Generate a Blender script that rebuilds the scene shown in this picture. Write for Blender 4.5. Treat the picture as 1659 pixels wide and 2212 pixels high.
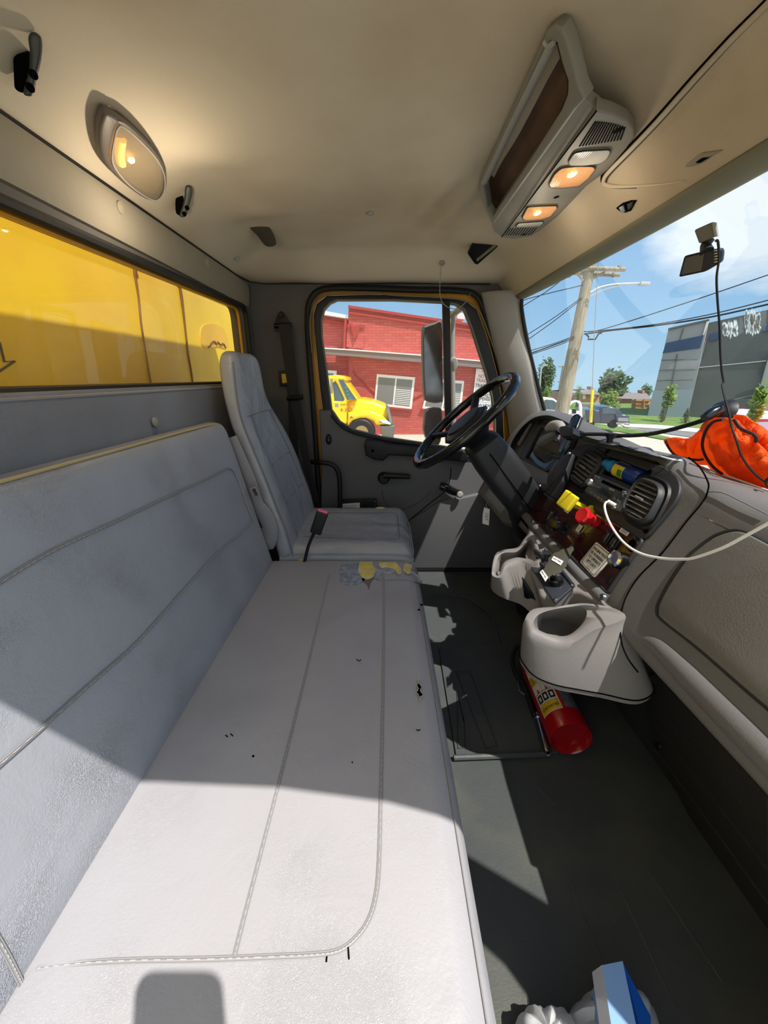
import bpy, bmesh, math, random
from mathutils import Vector, Matrix, noise
random.seed(7)
for o in list(bpy.data.objects): bpy.data.objects.remove(o)
SC = bpy.context.scene; COL = SC.collection
# ------------------------------------------------------------------ camera
W, H, FPX = 1659.0, 2212.0, 830.0
PITCH = math.radians(19.3)
CAM = Vector((0, 0, 1.07))
cd = bpy.data.cameras.new('camera'); cam = bpy.data.objects.new('camera', cd); COL.objects.link(cam)
cam.location = CAM; cam.rotation_euler = (math.pi/2 - PITCH, 0, 0)
cd.sensor_fit = 'HORIZONTAL'; cd.sensor_width = 36; cd.lens = 36*FPX/W
cd.clip_start = 0.02; cd.clip_end = 500
SC.camera = cam
SC.view_settings.view_transform = 'Standard'; SC.view_settings.look = 'None'
SC.view_settings.gamma = 1; SC.view_settings.use_curve_mapping = False
SC.view_settings.exposure = 0.16
try:
    SC.cycles.max_bounces = 10; SC.cycles.diffuse_bounces = 6; SC.cycles.transparent_max_bounces = 16
except Exception: pass
# ------------------------------------------------------------------ sun
SUN_DIR = Vector((-.24, .233, -.65)).normalized()      # the way the light travels
sl = bpy.data.lights.new('sun', 'SUN'); sl.energy = SUN_E = 5.5; sl.angle = math.radians(.6); sl.color = (1, .955, .9)
so = bpy.data.objects.new('sun', sl); COL.objects.link(so); so.location = (3, -3, 8)
so.rotation_euler = SUN_DIR.to_track_quat('-Z', 'Y').to_euler()
# ------------------------------------------------------------------ sky
SKY_E = 1.0; FILL_BANK_E = 1.05
wd = bpy.data.worlds.new('sky'); SC.world = wd; wd.use_nodes = True
nt = wd.node_tree; nt.nodes.clear()
def N(t, **k):
    n = nt.nodes.new(t)
    for a, b in k.items(): setattr(n, a, b)
    return n
out = N('ShaderNodeOutputWorld'); bg = N('ShaderNodeBackground'); tc = N('ShaderNodeTexCoord')
sep = N('ShaderNodeSeparateXYZ'); nt.links.new(tc.outputs['Generated'], sep.inputs[0])
rmp = N('ShaderNodeValToRGB'); nt.links.new(sep.outputs['Z'], rmp.inputs[0])
e = rmp.color_ramp.elements
e[0].position = 0.0; e[0].color = (.44, .68, .86, 1)
e[1].position = .62; e[1].color = (.12, .28, .62, 1)
x = e.new(.12); x.color = (.33, .58, .84, 1)
x = e.new(.34); x.color = (.19, .41, .76, 1)
mp = N('ShaderNodeMapping'); mp.inputs['Scale'].default_value = (1, 1, 2.4); mp.inputs['Location'].default_value = (.35, .1, .2)
nt.links.new(tc.outputs['Generated'], mp.inputs[0])
nz = N('ShaderNodeTexNoise'); nz.inputs['Scale'].default_value = 2.6; nz.inputs['Detail'].default_value = 9; nz.inputs['Roughness'].default_value = .58
nt.links.new(mp.outputs[0], nz.inputs['Vector'])
dp = N('ShaderNodeVectorMath', operation='DOT_PRODUCT'); dp.inputs[1].default_value = Vector((1.05, 1.234, .50)).normalized()
nrm = N('ShaderNodeVectorMath', operation='NORMALIZE'); nt.links.new(tc.outputs['Generated'], nrm.inputs[0]); nt.links.new(nrm.outputs[0], dp.inputs[0])
m1 = N('ShaderNodeMapRange'); m1.inputs[1].default_value = .978; m1.inputs[2].default_value = .9985; m1.inputs[3].default_value = -.12; m1.inputs[4].default_value = .30
nt.links.new(dp.outputs['Value'], m1.inputs[0])
ad = N('ShaderNodeMath', operation='ADD'); nt.links.new(nz.outputs['Fac'], ad.inputs[0]); nt.links.new(m1.outputs[0], ad.inputs[1])
cr = N('ShaderNodeValToRGB'); cr.color_ramp.elements[0].position = .54; cr.color_ramp.elements[1].position = .74
nt.links.new(ad.outputs[0], cr.inputs[0])
mx = N('ShaderNodeMixRGB'); mx.inputs[2].default_value = (.84, .93, 1.0, 1)
nt.links.new(cr.outputs[0], mx.inputs[0]); nt.links.new(rmp.outputs[0], mx.inputs[1])
nt.links.new(mx.outputs[0], bg.inputs[0])
# bright cloud bank added out of view behind the camera to fill the cab
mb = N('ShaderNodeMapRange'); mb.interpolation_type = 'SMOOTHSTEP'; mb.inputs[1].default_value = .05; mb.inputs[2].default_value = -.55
mb.inputs[3].default_value = SKY_E; mb.inputs[4].default_value = FILL_BANK_E
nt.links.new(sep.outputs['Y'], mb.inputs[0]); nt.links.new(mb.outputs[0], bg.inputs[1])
mc = N('ShaderNodeMapRange'); mc.interpolation_type = 'SMOOTHSTEP'; mc.inputs[1].default_value = .0; mc.inputs[2].default_value = -.5; mc.inputs[3].default_value = -.0; mc.inputs[4].default_value = .42
nt.links.new(sep.outputs['Y'], mc.inputs[0])
ad2 = N('ShaderNodeMath', operation='ADD'); nt.links.new(ad.outputs[0], ad2.inputs[0]); nt.links.new(mc.outputs[0], ad2.inputs[1]); nt.links.new(ad2.outputs[0], cr.inputs[0])
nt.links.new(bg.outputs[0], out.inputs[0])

# ------------------------------------------------------------------ pixel helpers
CS, SN = math.cos(PITCH), math.sin(PITCH)
def ray(px, py):
    r = (px-829.5)/FPX; u = (1106-py)/FPX
    return Vector((r, CS+SN*u, -SN+CS*u))
def atX(px, py, x): d = ray(px, py); return CAM + d*(x/d.x)
def atY(px, py, y): d = ray(px, py); return CAM + d*(y/d.y)
def atZ(px, py, z): d = ray(px, py); return CAM + d*((z-CAM.z)/d.z)
def atS(px, py, s): return CAM + ray(px, py)*s
def atP(px, py, pl):
    p, n = pl; d = ray(px, py); return CAM + d*((p-CAM).dot(n)/d.dot(n))
def V(*a): return Vector(a)
# dash fascia plane  x = .8185 + .5*(z-1.07)
def plane(p, n): return (Vector(p), Vector(n).normalized())
DP = plane((.8185, 1, 1.07), (-1, 0, .5))
def off(pl, d): return (pl[0]+pl[1]*d, pl[1])          # moved d towards the viewer side
CP = plane((.56, 1, .55), (-.333, 0, 1))               # console shelf
FARY = 2.08

# ------------------------------------------------------------------ materials
def lin(c):
    f = lambda v: (v/255/12.92) if v/255 <= .04045 else ((v/255+.055)/1.055)**2.4
    return (f(c[0]), f(c[1]), f(c[2]), 1)
def mat(name, col, rough=.55, metal=0, bump=0, bscale=200, var=0, vscale=4, var_col=None, crack=0, cscale=45, spec=.5, coat=0, emit=None, estr=0, trans=0, alpha=1, aniso=None, thr=(.35, .7), wr=0, wscale=6):
    m = bpy.data.materials.new(name); m.use_nodes = True
    t = m.node_tree; b = t.nodes['Principled BSDF']
    c = lin(col)
    b.inputs['Base Color'].default_value = c; b.inputs['Roughness'].default_value = rough; b.inputs['Metallic'].default_value = metal
    b.inputs['Specular IOR Level'].default_value = spec; b.inputs['Coat Weight'].default_value = coat
    if trans: b.inputs['Transmission Weight'].default_value = trans
    if alpha < 1: b.inputs['Alpha'].default_value = alpha
    if emit: b.inputs['Emission Color'].default_value = lin(emit); b.inputs['Emission Strength'].default_value = estr
    L = t.links.new; nn = t.nodes.new
    co = nn('ShaderNodeTexCoord').outputs['Object']
    if aniso:
        q = nn('ShaderNodeMapping'); q.inputs['Scale'].default_value = aniso; L(co, q.inputs[0]); co = q.outputs[0]
    if var:
        n = nn('ShaderNodeTexNoise'); n.inputs['Scale'].default_value = vscale; n.inputs['Detail'].default_value = 6; L(co, n.inputs['Vector'])
        r = nn('ShaderNodeMapRange'); r.inputs[1].default_value = thr[0]; r.inputs[2].default_value = thr[1]; L(n.outputs['Fac'], r.inputs[0])
        k = nn('ShaderNodeMixRGB')
        d = lin(var_col) if var_col else tuple(v*(1-var) for v in c[:3])+(1,)
        k.inputs[1].default_value = c; k.inputs[2].default_value = d; L(r.outputs[0], k.inputs[0]); L(k.outputs[0], b.inputs['Base Color'])
    h = None
    if bump:
        n = nn('ShaderNodeTexNoise'); n.inputs['Scale'].default_value = bscale; n.inputs['Detail'].default_value = 4; L(co, n.inputs['Vector'])
        bp = nn('ShaderNodeBump'); bp.inputs['Strength'].default_value = bump; bp.inputs['Distance'].default_value = .002; L(n.outputs['Fac'], bp.inputs['Height']); h = bp
    if wr:
        n = nn('ShaderNodeTexNoise'); n.inputs['Scale'].default_value = wscale; n.inputs['Detail'].default_value = 3; n.inputs['Distortion'].default_value = 1.2; L(co, n.inputs['Vector'])
        bp = nn('ShaderNodeBump'); bp.inputs['Strength'].default_value = wr; bp.inputs['Distance'].default_value = .02; L(n.outputs['Fac'], bp.inputs['Height'])
        if h: L(h.outputs[0], bp.inputs['Normal'])
        h = bp
    if crack:
        n0 = nn('ShaderNodeTexNoise'); n0.inputs['Scale'].default_value = cscale*.35; n0.inputs['Detail'].default_value = 3; L(co, n0.inputs['Vector'])
        a = nn('ShaderNodeMixRGB'); a.blend_type = 'ADD'; a.inputs[0].default_value = .16; am = nn('ShaderNodeMapping'); am.inputs['Scale'].default_value = (1, .42, .8); am.inputs['Rotation'].default_value = (.3, 0, .5); L(co, am.inputs[0]); L(am.outputs[0], a.inputs[1]); L(n0.outputs['Color'], a.inputs[2])
        v = nn('ShaderNodeTexVoronoi'); v.feature = 'DISTANCE_TO_EDGE'; v.inputs['Scale'].default_value = cscale; L(a.outputs[0], v.inputs['Vector'])
        r = nn('ShaderNodeMapRange'); r.inputs[1].default_value = 0; r.inputs[2].default_value = .16; L(v.outputs['Distance'], r.inputs[0])
        n2 = nn('ShaderNodeTexNoise'); n2.inputs['Scale'].default_value = 7; L(co, n2.inputs['Vector'])
        r2 = nn('ShaderNodeMapRange'); r2.inputs[1].default_value = .38; r2.inputs[2].default_value = .65; L(n2.outputs['Fac'], r2.inputs[0])
        mm = nn('ShaderNodeMath'); mm.operation = 'MULTIPLY'; mm.inputs[1].default_value = crack; L(r2.outputs[0], mm.inputs[0])
        bp = nn('ShaderNodeBump'); bp.inputs['Distance'].default_value = .0011; L(mm.outputs[0], bp.inputs['Strength']); L(r.outputs[0], bp.inputs['Height'])
        if h: L(h.outputs[0], bp.inputs['Normal'])
        h = bp
    if h: L(h.outputs[0], b.inputs['Normal'])
    return m
def glass(name, tint=(1, 1, 1), gloss=.06, haze=0, hcol=(200, 200, 200), hscale=5):
    m = bpy.data.materials.new(name); m.use_nodes = True; t = m.node_tree; t.nodes.clear()
    o = t.nodes.new('ShaderNodeOutputMaterial'); tr = t.nodes.new('ShaderNodeBsdfTransparent'); gl = t.nodes.new('ShaderNodeBsdfGlossy')
    tr.inputs[0].default_value = (*tint, 1); gl.inputs['Roughness'].default_value = .02
    fr = t.nodes.new('ShaderNodeFresnel'); fr.inputs[0].default_value = 1.35
    mu = t.nodes.new('ShaderNodeMath'); mu.operation = 'MULTIPLY'; mu.inputs[1].default_value = gloss*10; t.links.new(fr.outputs[0], mu.inputs[0])
    mu.use_clamp = True
    mi = t.nodes.new('ShaderNodeMixShader'); t.links.new(mu.outputs[0], mi.inputs[0]); t.links.new(tr.outputs[0], mi.inputs[1]); t.links.new(gl.outputs[0], mi.inputs[2])
    last = mi
    if haze:
        df = t.nodes.new('ShaderNodeBsdfDiffuse'); df.inputs[0].default_value = lin(hcol)
        tc = t.nodes.new('ShaderNodeTexCoord'); nz = t.nodes.new('ShaderNodeTexNoise'); nz.inputs['Scale'].default_value = hscale; nz.inputs['Detail'].default_value = 7
        t.links.new(tc.outputs['Object'], nz.inputs['Vector'])
        mr = t.nodes.new('ShaderNodeMapRange'); mr.inputs[1].default_value = .4; mr.inputs[2].default_value = .75; mr.inputs[3].default_value = haze*.35; mr.inputs[4].default_value = haze
        t.links.new(nz.outputs['Fac'], mr.inputs[0])
        m2 = t.nodes.new('ShaderNodeMixShader'); t.links.new(mr.outputs[0], m2.inputs[0]); t.links.new(mi.outputs[0], m2.inputs[1]); t.links.new(df.outputs[0], m2.inputs[2]); last = m2
    t.links.new(last.outputs[0], o.inputs[0])
    return m

# ------------------------------------------------------------------ object plumbing
def wloc(o):
    l = Vector(o.location)
    while o.parent: o = o.parent; l += Vector(o.location)
    return l
def tag(o, label=None, cat=None, group=None, kind=None):
    if label: o['label'] = label
    if cat: o['category'] = cat
    if group: o['group'] = group
    if kind: o['kind'] = kind
    return o
def thing(name, loc, label=None, cat=None, group=None, kind=None):
    o = bpy.data.objects.new(name, None); o.empty_display_size = .02; COL.objects.link(o); o.location = loc
    return tag(o, label, cat, group, kind)
class Pend:
    """a part whose first mesh becomes the part and whose further meshes become its sub-parts"""
    def __init__(self, name, parent, label=None): self.name, self.parent, self.label, self.obj = name, parent, label, None
def link(name, me, m, parent=None, smooth=40, label=None, cat=None, group=None, kind=None):
    """me: mesh in world coordinates"""
    if isinstance(parent, Pend):
        if parent.obj is None:
            parent.obj = link(parent.name, me, m, parent.parent, smooth, parent.label); return parent.obj
        parent = parent.obj
    me.name = name
    if isinstance(m, (list, tuple)):
        for k in m: me.materials.append(k)
    else: me.materials.append(m)
    if parent is None:
        xs = [v.co for v in me.vertices]
        lo = Vector((min(c.x for c in xs), min(c.y for c in xs), min(c.z for c in xs))); hi = Vector((max(c.x for c in xs), max(c.y for c in xs), max(c.z for c in xs)))
        base = Vector(((lo.x+hi.x)/2, (lo.y+hi.y)/2, lo.z)); par = Vector((0, 0, 0))
    else:
        base = Vector((0, 0, 0)); par = wloc(parent)
    me.transform(Matrix.Translation(-(base+par)))
    if smooth:
        for p in me.polygons: p.use_smooth = True
        if smooth < 180: me.set_sharp_from_angle(angle=math.radians(smooth))
    o = bpy.data.objects.new(name, me); COL.objects.link(o); o.location = base
    if parent is not None: o.parent = parent
    return tag(o, label, cat, group, kind)
def bm_mesh(bm, norm=True):
    if norm: bmesh.ops.recalc_face_normals(bm, faces=bm.faces)
    me = bpy.data.meshes.new('m'); bm.to_mesh(me); bm.free(); return me
def join(meshes):
    bm = bmesh.new()
    for m in meshes: bm.from_mesh(m); bpy.data.meshes.remove(m)
    me = bpy.data.meshes.new('m'); bm.to_mesh(me); bm.free(); return me
# outlines ----------------------------------------------------------
def cr(pts, n=6, closed=True):
    """Catmull-Rom through the points"""
    P = [Vector(p) for p in pts]; k = len(P); out = []
    rng = range(k) if closed else range(k-1)
    for i in rng:
        if closed: a, b, c, d = P[i-1], P[i], P[(i+1) % k], P[(i+2) % k]
        else: a, b, c, d = P[max(i-1, 0)], P[i], P[i+1], P[min(i+2, k-1)]
        for j in range(n):
            t = j/n
            out.append(.5*((2*b)+(c-a)*t+(2*a-5*b+4*c-d)*t*t+(3*b-a-3*c+d)*t**3))
    if not closed: out.append(P[-1])
    return out
def rc(pts, r, n=4, closed=True):
    """round the corners of a polygon with radius-like cut r"""
    P = [Vector(p) for p in pts]; k = len(P); out = []
    for i in range(k):
        if not closed and i in (0, k-1): out.append(P[i]); continue
        a, b, c = P[i-1], P[i], P[(i+1) % k]
        ra = min(r, (a-b).length*.45); rb = min(r, (c-b).length*.45)
        p0 = b+(a-b).normalized()*ra; p1 = b+(c-b).normalized()*rb
        for j in range(n+1):
            t = j/n; out.append((1-t)**2*p0+2*t*(1-t)*b+t*t*p1)
    return out
def fr(pl, up=(0, 0, 1)):
    """frame on a plane: n towards viewer side"""
    p, n = pl; u = Vector(up)
    if abs(n.dot(u)) > .985: u = Vector((0, 1, 0))
    uy = (u-n*u.dot(n)).normalized(); ux = uy.cross(n).normalized()
    return (p, ux, uy, n)
def plate_me(outer, holes, pl, thick, bevel=0, segs=2, up=(0, 0, 1)):
    """flat plate with holes; front face on the plane, body behind it (-n)"""
    o, ux, uy, n = fr(pl, up)
    cu = bpy.data.curves.new('c', 'CURVE'); cu.dimensions = '2D'; cu.fill_mode = 'BOTH'
    for loop in [outer]+list(holes):
        s = cu.splines.new('POLY'); s.points.add(len(loop)-1); s.use_cyclic_u = True
        for i, p in enumerate(loop):
            d = p-o; s.points[i].co = (d.dot(ux), d.dot(uy), 0, 1)
    bevel = min(bevel, thick*.49)
    cu.extrude = thick/2-bevel; cu.bevel_depth = bevel; cu.bevel_resolution = segs; cu.offset = -bevel
    ob = bpy.data.objects.new('t', cu); me = bpy.data.meshes.new_from_object(ob)
    bpy.data.objects.remove(ob); bpy.data.curves.remove(cu)
    for v in me.vertices:
        c = v.co; v.co = o+ux*c.x+uy*c.y+n*(c.z-thick/2)
    bm = bmesh.new(); bm.from_mesh(me); bpy.data.meshes.remove(me)
    bmesh.ops.remove_doubles(bm, verts=bm.verts, dist=1e-6)
    return bm_mesh(bm)
def PX(pts, pl): return [atP(a, b, pl) for a, b in pts]
def pplate(pts, pl, thick, bevel=0, rnd=0, holes=(), sm=False, segs=2):
    o = PX(pts, pl); o = cr(o) if sm else (rc(o, rnd) if rnd else o)
    hs = []
    for h in holes: hs.append(PX(h, pl))
    return plate_me(o, hs, pl, thick, bevel, segs)
def tube(pts, r, n=8, sm=0, closed=False, caps=True, flat=None):
    """sweep; r number or list; flat = (w,h) elliptical"""
    P = [Vector(p) for p in pts]
    if sm: 
        if isinstance(r, (list, tuple)):
            R = []
            for i in range(len(P)-1 if not closed else len(P)):
                for j in range(sm): R.append(r[i]+(r[(i+1) % len(r)]-r[i])*j/sm)
            if not closed: R.append(r[-1])
            r = R
        P = cr(P, sm, closed)
    bm = bmesh.new(); k = len(P); rings = []; prev = None
    for i in range(k):
        if closed: t = (P[(i+1) % k]-P[i-1])
        else: t = P[min(i+1, k-1)]-P[max(i-1, 0)]
        t = t.normalized() if t.length > 1e-9 else Vector((0, 0, 1))
        if prev is None:
            a = Vector((0, 0, 1)) if abs(t.z) < .9 else Vector((1, 0, 0))
            x = (a-t*a.dot(t)).normalized()
        else: x = (prev-t*prev.dot(t)); x = x.normalized() if x.length > 1e-6 else prev
        prev = x; y = t.cross(x); rr = r[i] if isinstance(r, (list, tuple)) else r
        w, h = (rr, rr) if not flat else flat
        rings.append([bm.verts.new(P[i]+x*math.cos(2*math.pi*j/n)*h+y*math.sin(2*math.pi*j/n)*w) for j in range(n)])
    for i in range(k if closed else k-1):
        A, B = rings[i], rings[(i+1) % k]
        for j in range(n): bm.faces.new((A[j], A[(j+1) % n], B[(j+1) % n], B[j]))
    if caps and not closed:
        bm.faces.new(rings[0]); bm.faces.new(rings[-1])
    return bm_mesh(bm)
def basis(n, up=(0, 0, 1)):
    n = Vector(n).normalized(); u = Vector(up)
    if abs(n.dot(u.normalized())) > .98: u = Vector((1, 0, 0))
    y = (u-n*u.dot(n)).normalized(); x = y.cross(n)
    return x, y, n
def lathe(c, axis, prof, n=24, sx=1, sy=1, up=(0, 0, 1)):
    """prof [(r,h)] along axis from c"""
    x, y, a = basis(axis, up); c = Vector(c); bm = bmesh.new(); rings = []
    for r, h in prof:
        if r < 1e-6: rings.append([bm.verts.new(c+a*h)]); continue
        rings.append([bm.verts.new(c+a*h+x*math.cos(2*math.pi*j/n)*r*sx+y*math.sin(2*math.pi*j/n)*r*sy) for j in range(n)])
    for A, B in zip(rings, rings[1:]):
        if len(A) == 1 and len(B) == 1: continue
        for j in range(n):
            if len(A) == 1: bm.faces.new((A[0], B[j], B[(j+1) % n]))
            elif len(B) == 1: bm.faces.new((A[j], A[(j+1) % n], B[0]))
            else: bm.faces.new((A[j], A[(j+1) % n], B[(j+1) % n], B[j]))
    return bm_mesh(bm)
def box(c, s, bev=0, seg=2, ax=None, m=None):
    """box centre c size s; ax=(x,y,z) axes"""
    bm = bmesh.new(); bmesh.ops.create_cube(bm, size=1)
    bmesh.ops.scale(bm, vec=Vector(s), verts=bm.verts)
    if bev: bmesh.ops.bevel(bm, geom=bm.edges[:]+bm.verts[:], offset=bev, segments=seg, profile=.6, affect='EDGES', clamp_overlap=True)
    if ax:
        M = Matrix((ax[0], ax[1], ax[2])).transposed().to_4x4(); bmesh.ops.transform(bm, matrix=M, verts=bm.verts)
    if m: bmesh.ops.transform(bm, matrix=m, verts=bm.verts)
    bmesh.ops.translate(bm, vec=Vector(c), verts=bm.verts)
    return bm_mesh(bm)
def lo_hi(lo, hi, bev=0, seg=2):
    lo = Vector(lo); hi = Vector(hi); return box((lo+hi)/2, hi-lo, bev, seg)
def ext(prof, y0, y1, bev=0, seg=3, axis='Y'):
    """extrude closed x-z profile along y (or x-y profile along z)"""
    bm = bmesh.new()
    f = (lambda a, b, t: (a, t, b)) if axis == 'Y' else (lambda a, b, t: (a, b, t)) if axis == 'Z' else (lambda a, b, t: (t, a, b))
    A = [bm.verts.new(f(a, b, y0)) for a, b in prof]; B = [bm.verts.new(f(a, b, y1)) for a, b in prof]
    k = len(prof); bm.faces.new(A); bm.faces.new(list(reversed(B)))
    for i in range(k): bm.faces.new((A[i], A[(i+1) % k], B[(i+1) % k], B[i]))
    bmesh.ops.recalc_face_normals(bm, faces=bm.faces)
    if bev:
        caps = [e for e in bm.edges if abs((e.verts[0].co-e.verts[1].co).dot(Vector(f(0, 0, 1)))) < 1e-9]
        bmesh.ops.bevel(bm, geom=caps, offset=bev, segments=seg, profile=.5, affect='EDGES', clamp_overlap=True)
    return bm_mesh(bm)
def loft(rings, cap0=True, cap1=True, closed=True):
    bm = bmesh.new(); R = [[bm.verts.new(p) for p in r] for r in rings]
    for A, B in zip(R, R[1:]):
        k = len(A)
        for j in range(k if closed else k-1): bm.faces.new((A[j], A[(j+1) % k], B[(j+1) % k], B[j]))
    if closed and cap0: bm.faces.new(R[0])
    if closed and cap1: bm.faces.new(R[-1])
    return bm_mesh(bm)
def grid(fn, nu, nv, thick=0):
    """fn(u,v)->Vector, u,v in 0..1"""
    bm = bmesh.new(); G = [[bm.verts.new(fn(i/nu, j/nv)) for j in range(nv+1)] for i in range(nu+1)]
    for i in range(nu):
        for j in range(nv): bm.faces.new((G[i][j], G[i+1][j], G[i+1][j+1], G[i][j+1]))
    bmesh.ops.recalc_face_normals(bm, faces=bm.faces)
    if thick: bmesh.ops.solidify(bm, geom=bm.faces[:], thickness=thick)
    me = bpy.data.meshes.new('m'); bm.to_mesh(me); bm.free(); return me
def apply_mod(me, kind, **k):
    ob = bpy.data.objects.new('t', me); COL.objects.link(ob)
    md = ob.modifiers.new('m', kind)
    for a, b in k.items(): setattr(md, a, b)
    bpy.context.view_layer.update()
    dg = bpy.context.evaluated_depsgraph_get(); r = bpy.data.meshes.new_from_object(ob.evaluated_get(dg))
    bpy.data.objects.remove(ob); bpy.data.meshes.remove(me); return r
def subsurf(me, l=2): return apply_mod(me, 'SUBSURF', levels=l, render_levels=l)
def text_me(s, size, org, ux, uy, depth=.0003, align='LEFT', sx=1, spacing=1.0):
    cu = bpy.data.curves.new('f', 'FONT'); cu.body = s; cu.size = size; cu.extrude = depth/2; cu.align_x = align; cu.resolution_u = 2; cu.space_line = spacing
    ob = bpy.data.objects.new('t', cu); me = bpy.data.meshes.new_from_object(ob); bpy.data.objects.remove(ob); bpy.data.curves.remove(cu)
    ux = Vector(ux).normalized(); uy = Vector(uy).normalized(); n = ux.cross(uy)
    for v in me.vertices: c = v.co; v.co = Vector(org)+ux*c.x*sx+uy*c.y+n*(c.z+depth)
    return me
def displace(me, amp, sc, seed=0):
    me.calc_loop_triangles()
    ns = [v.normal.copy() for v in me.vertices]
    for v, n in zip(me.vertices, ns): v.co += n*amp*noise.noise(v.co*sc+Vector((seed, seed, seed)))
    return me
# ------------------------------------------------------------------ palette
M = {}
M['liner'] = mat('headliner cloth', (194, 184, 164), .92, bump=.25, bscale=420, var=.22, vscale=2.2, var_col=(168, 150, 126), spec=.2, thr=(.45, .8))
M['liner_trim'] = mat('rear liner trim', (140, 134, 120), .8, bump=.2, bscale=300, spec=.3, wr=.15, wscale=8)
M['header'] = mat('header trim', (118, 116, 98), .8, spec=.2)
M['pillar'] = mat('pillar plastic', (150, 148, 143), .65, bump=.2, bscale=350, spec=.35)
M['wall'] = mat('wall plastic', (92, 90, 87), .75, bump=.2, bscale=350, spec=.3)
M['door'] = mat('door plastic', (96, 96, 98), .62, bump=.25, bscale=420, spec=.35)
M['black'] = mat('black plastic', (22, 22, 24), .5, bump=.1, bscale=300, spec=.4)
M['blackg'] = mat('black gloss', (14, 14, 16), .18, spec=.6)
M['rubber'] = mat('black rubber', (26, 26, 27), .55, bump=.1, bscale=120, spec=.35)
M['yellow'] = mat('cab yellow paint', (214, 150, 12), .35, spec=.5)
M['floor'] = mat('floor mat rubber', (74, 77, 77), .48, bump=.35, bscale=260, var=.35, vscale=5, var_col=(94, 94, 84), spec=.35, thr=(.5, .85), wr=.25, wscale=3)
M['carpet'] = mat('carpet', (52, 51, 52), .95, bump=.8, bscale=700, var=.4, vscale=300)
M['vinyl'] = mat('grey seat vinyl', (162, 160, 163), .47, bump=.18, bscale=240, var=.06, vscale=4, crack=.4, cscale=130, spec=.42, wr=.12, wscale=7)
M['vinyl_back'] = mat('creased grey vinyl', (157, 159, 165), .46, bump=.2, bscale=240, crack=.75, cscale=105, spec=.42, wr=.18, wscale=7)
M['vinyl_dk'] = mat('driver seat vinyl', (150, 152, 157), .38, bump=.1, bscale=260, spec=.5, wr=.55, wscale=6, crack=.15, cscale=60)
M['seam'] = mat('stitched seam', (142, 140, 140), .6)
M['seam2'] = mat('dark seam', (112, 114, 120), .6)
M['thread'] = mat('pale thread', (176, 174, 172), .7)
M['gold'] = mat('piping', (190, 170, 120), .5)
M['dash'] = mat('dash plastic', (104, 103, 101), .5, bump=.22, bscale=420, spec=.45)
M['dash_vinyl'] = mat('dash vinyl', (108, 106, 101), .55, bump=.3, bscale=260, crack=.6, cscale=220, spec=.4)
M['fascia'] = mat('fascia plastic', (42, 43, 45), .5, bump=.15, bscale=300, spec=.4)
M['console'] = mat('console plastic', (126, 122, 119), .55, bump=.25, bscale=380, spec=.4)
M['steel'] = mat('steel', (170, 172, 174), .3, metal=1)
M['chrome'] = mat('chrome', (215, 215, 218), .12, metal=1)
M['white'] = mat('white', (232, 232, 230), .5)
M['paper'] = mat('paper', (225, 222, 214), .8)
M['ink'] = mat('ink', (25, 25, 28), .7)
M['hole'] = mat('dark hole', (6, 6, 6), .9, spec=.05)
M['foam'] = mat('torn foam', (226, 212, 128), .95, bump=.8, bscale=260, var=.35, vscale=25, var_col=(200, 178, 90))
M['foil'] = mat('tape', (168, 171, 178), .4, metal=.2, bump=.9, bscale=120, var=.4, vscale=60, var_col=(112, 114, 120))
M['belt'] = mat('black webbing', (24, 23, 24), .75, bump=.4, bscale=700, aniso=(1, 1, .1))
def struct(name, me, m, **k): return link(name, me, m, kind='structure', **k)

# ------------------------------------------------------------------ windscreen surface
def ws(y, z):
    u = (y-1.09)/.9
    return .65+(1.42-z)*.5-(.03+(1.42-z)*.2)*u*u
def atW(px, py, back=0.0):
    d = ray(px, py); lo, hi = .3, 3.5
    f = lambda s: d.x*s-(ws(d.y*s, CAM.z+d.z*s)-back)
    for _ in range(50):
        m_ = (lo+hi)/2
        if f(m_) < 0: lo = m_
        else: hi = m_
    return CAM+d*lo
# ------------------------------------------------------------------ cab shell
struct('floor', lo_hi((-.7, .1, -.04), (1.0, 2.12, 0)), M['floor'])
# floor relief: driver floor panel with rolled edge and moulded outlines (wear pattern of the mat itself)
fm = [pplate([(948, 1400), (1190, 1380), (1200, 1470), (1235, 1620), (1170, 1629), (986, 1636)], plane((0, 0, .009), (0, 0, 1)), .008, .002)]
a, b = atZ(980, 1637, .012), atZ(1180, 1629, .012)
fm.append(tube([a, b], .008, 8))
def zloop(pts, z, r=.0022, sm=0): return tube(PX(pts, plane((0, 0, z), (0, 0, 1))), r, 6, closed=True)
fm += [zloop([(985, 1450), (1015, 1450), (1075, 1612), (1050, 1617)], .011), zloop([(988, 1500), (1003, 1560), (1006, 1615), (990, 1617)], .011),
       zloop([(1120, 1460), (1150, 1460), (1190, 1600), (1165, 1602)], .011)]
for p in [((1230, 1900), (1310, 2100)), ((1330, 1900), (1460, 2180)), ((1400, 1880), (1560, 2120)), ((1160, 1700), (1200, 1740))]:
    fm.append(tube([atZ(*p[0], .0), atZ(*p[1], .0)], .0016, 6))
fm.append(tube([atZ(930, 1285, .012), atZ(1000, 1290, .012), atZ(1060, 1330, .012), atZ(1080, 1400, .012)], .004, 6, sm=5))
fmo = thing('floor_mat', V(.3, 1.0, 0), 'dark rubber floor panel with moulded outlines between bench and dash', cat='floor mat')
link('panel', fm[0], M['floor'], fmo)
link('rolled_edge', fm[1], M['floor'], fmo)
for q in fm[2:]: link('moulded_line', q, M['floor'], fmo)
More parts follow.
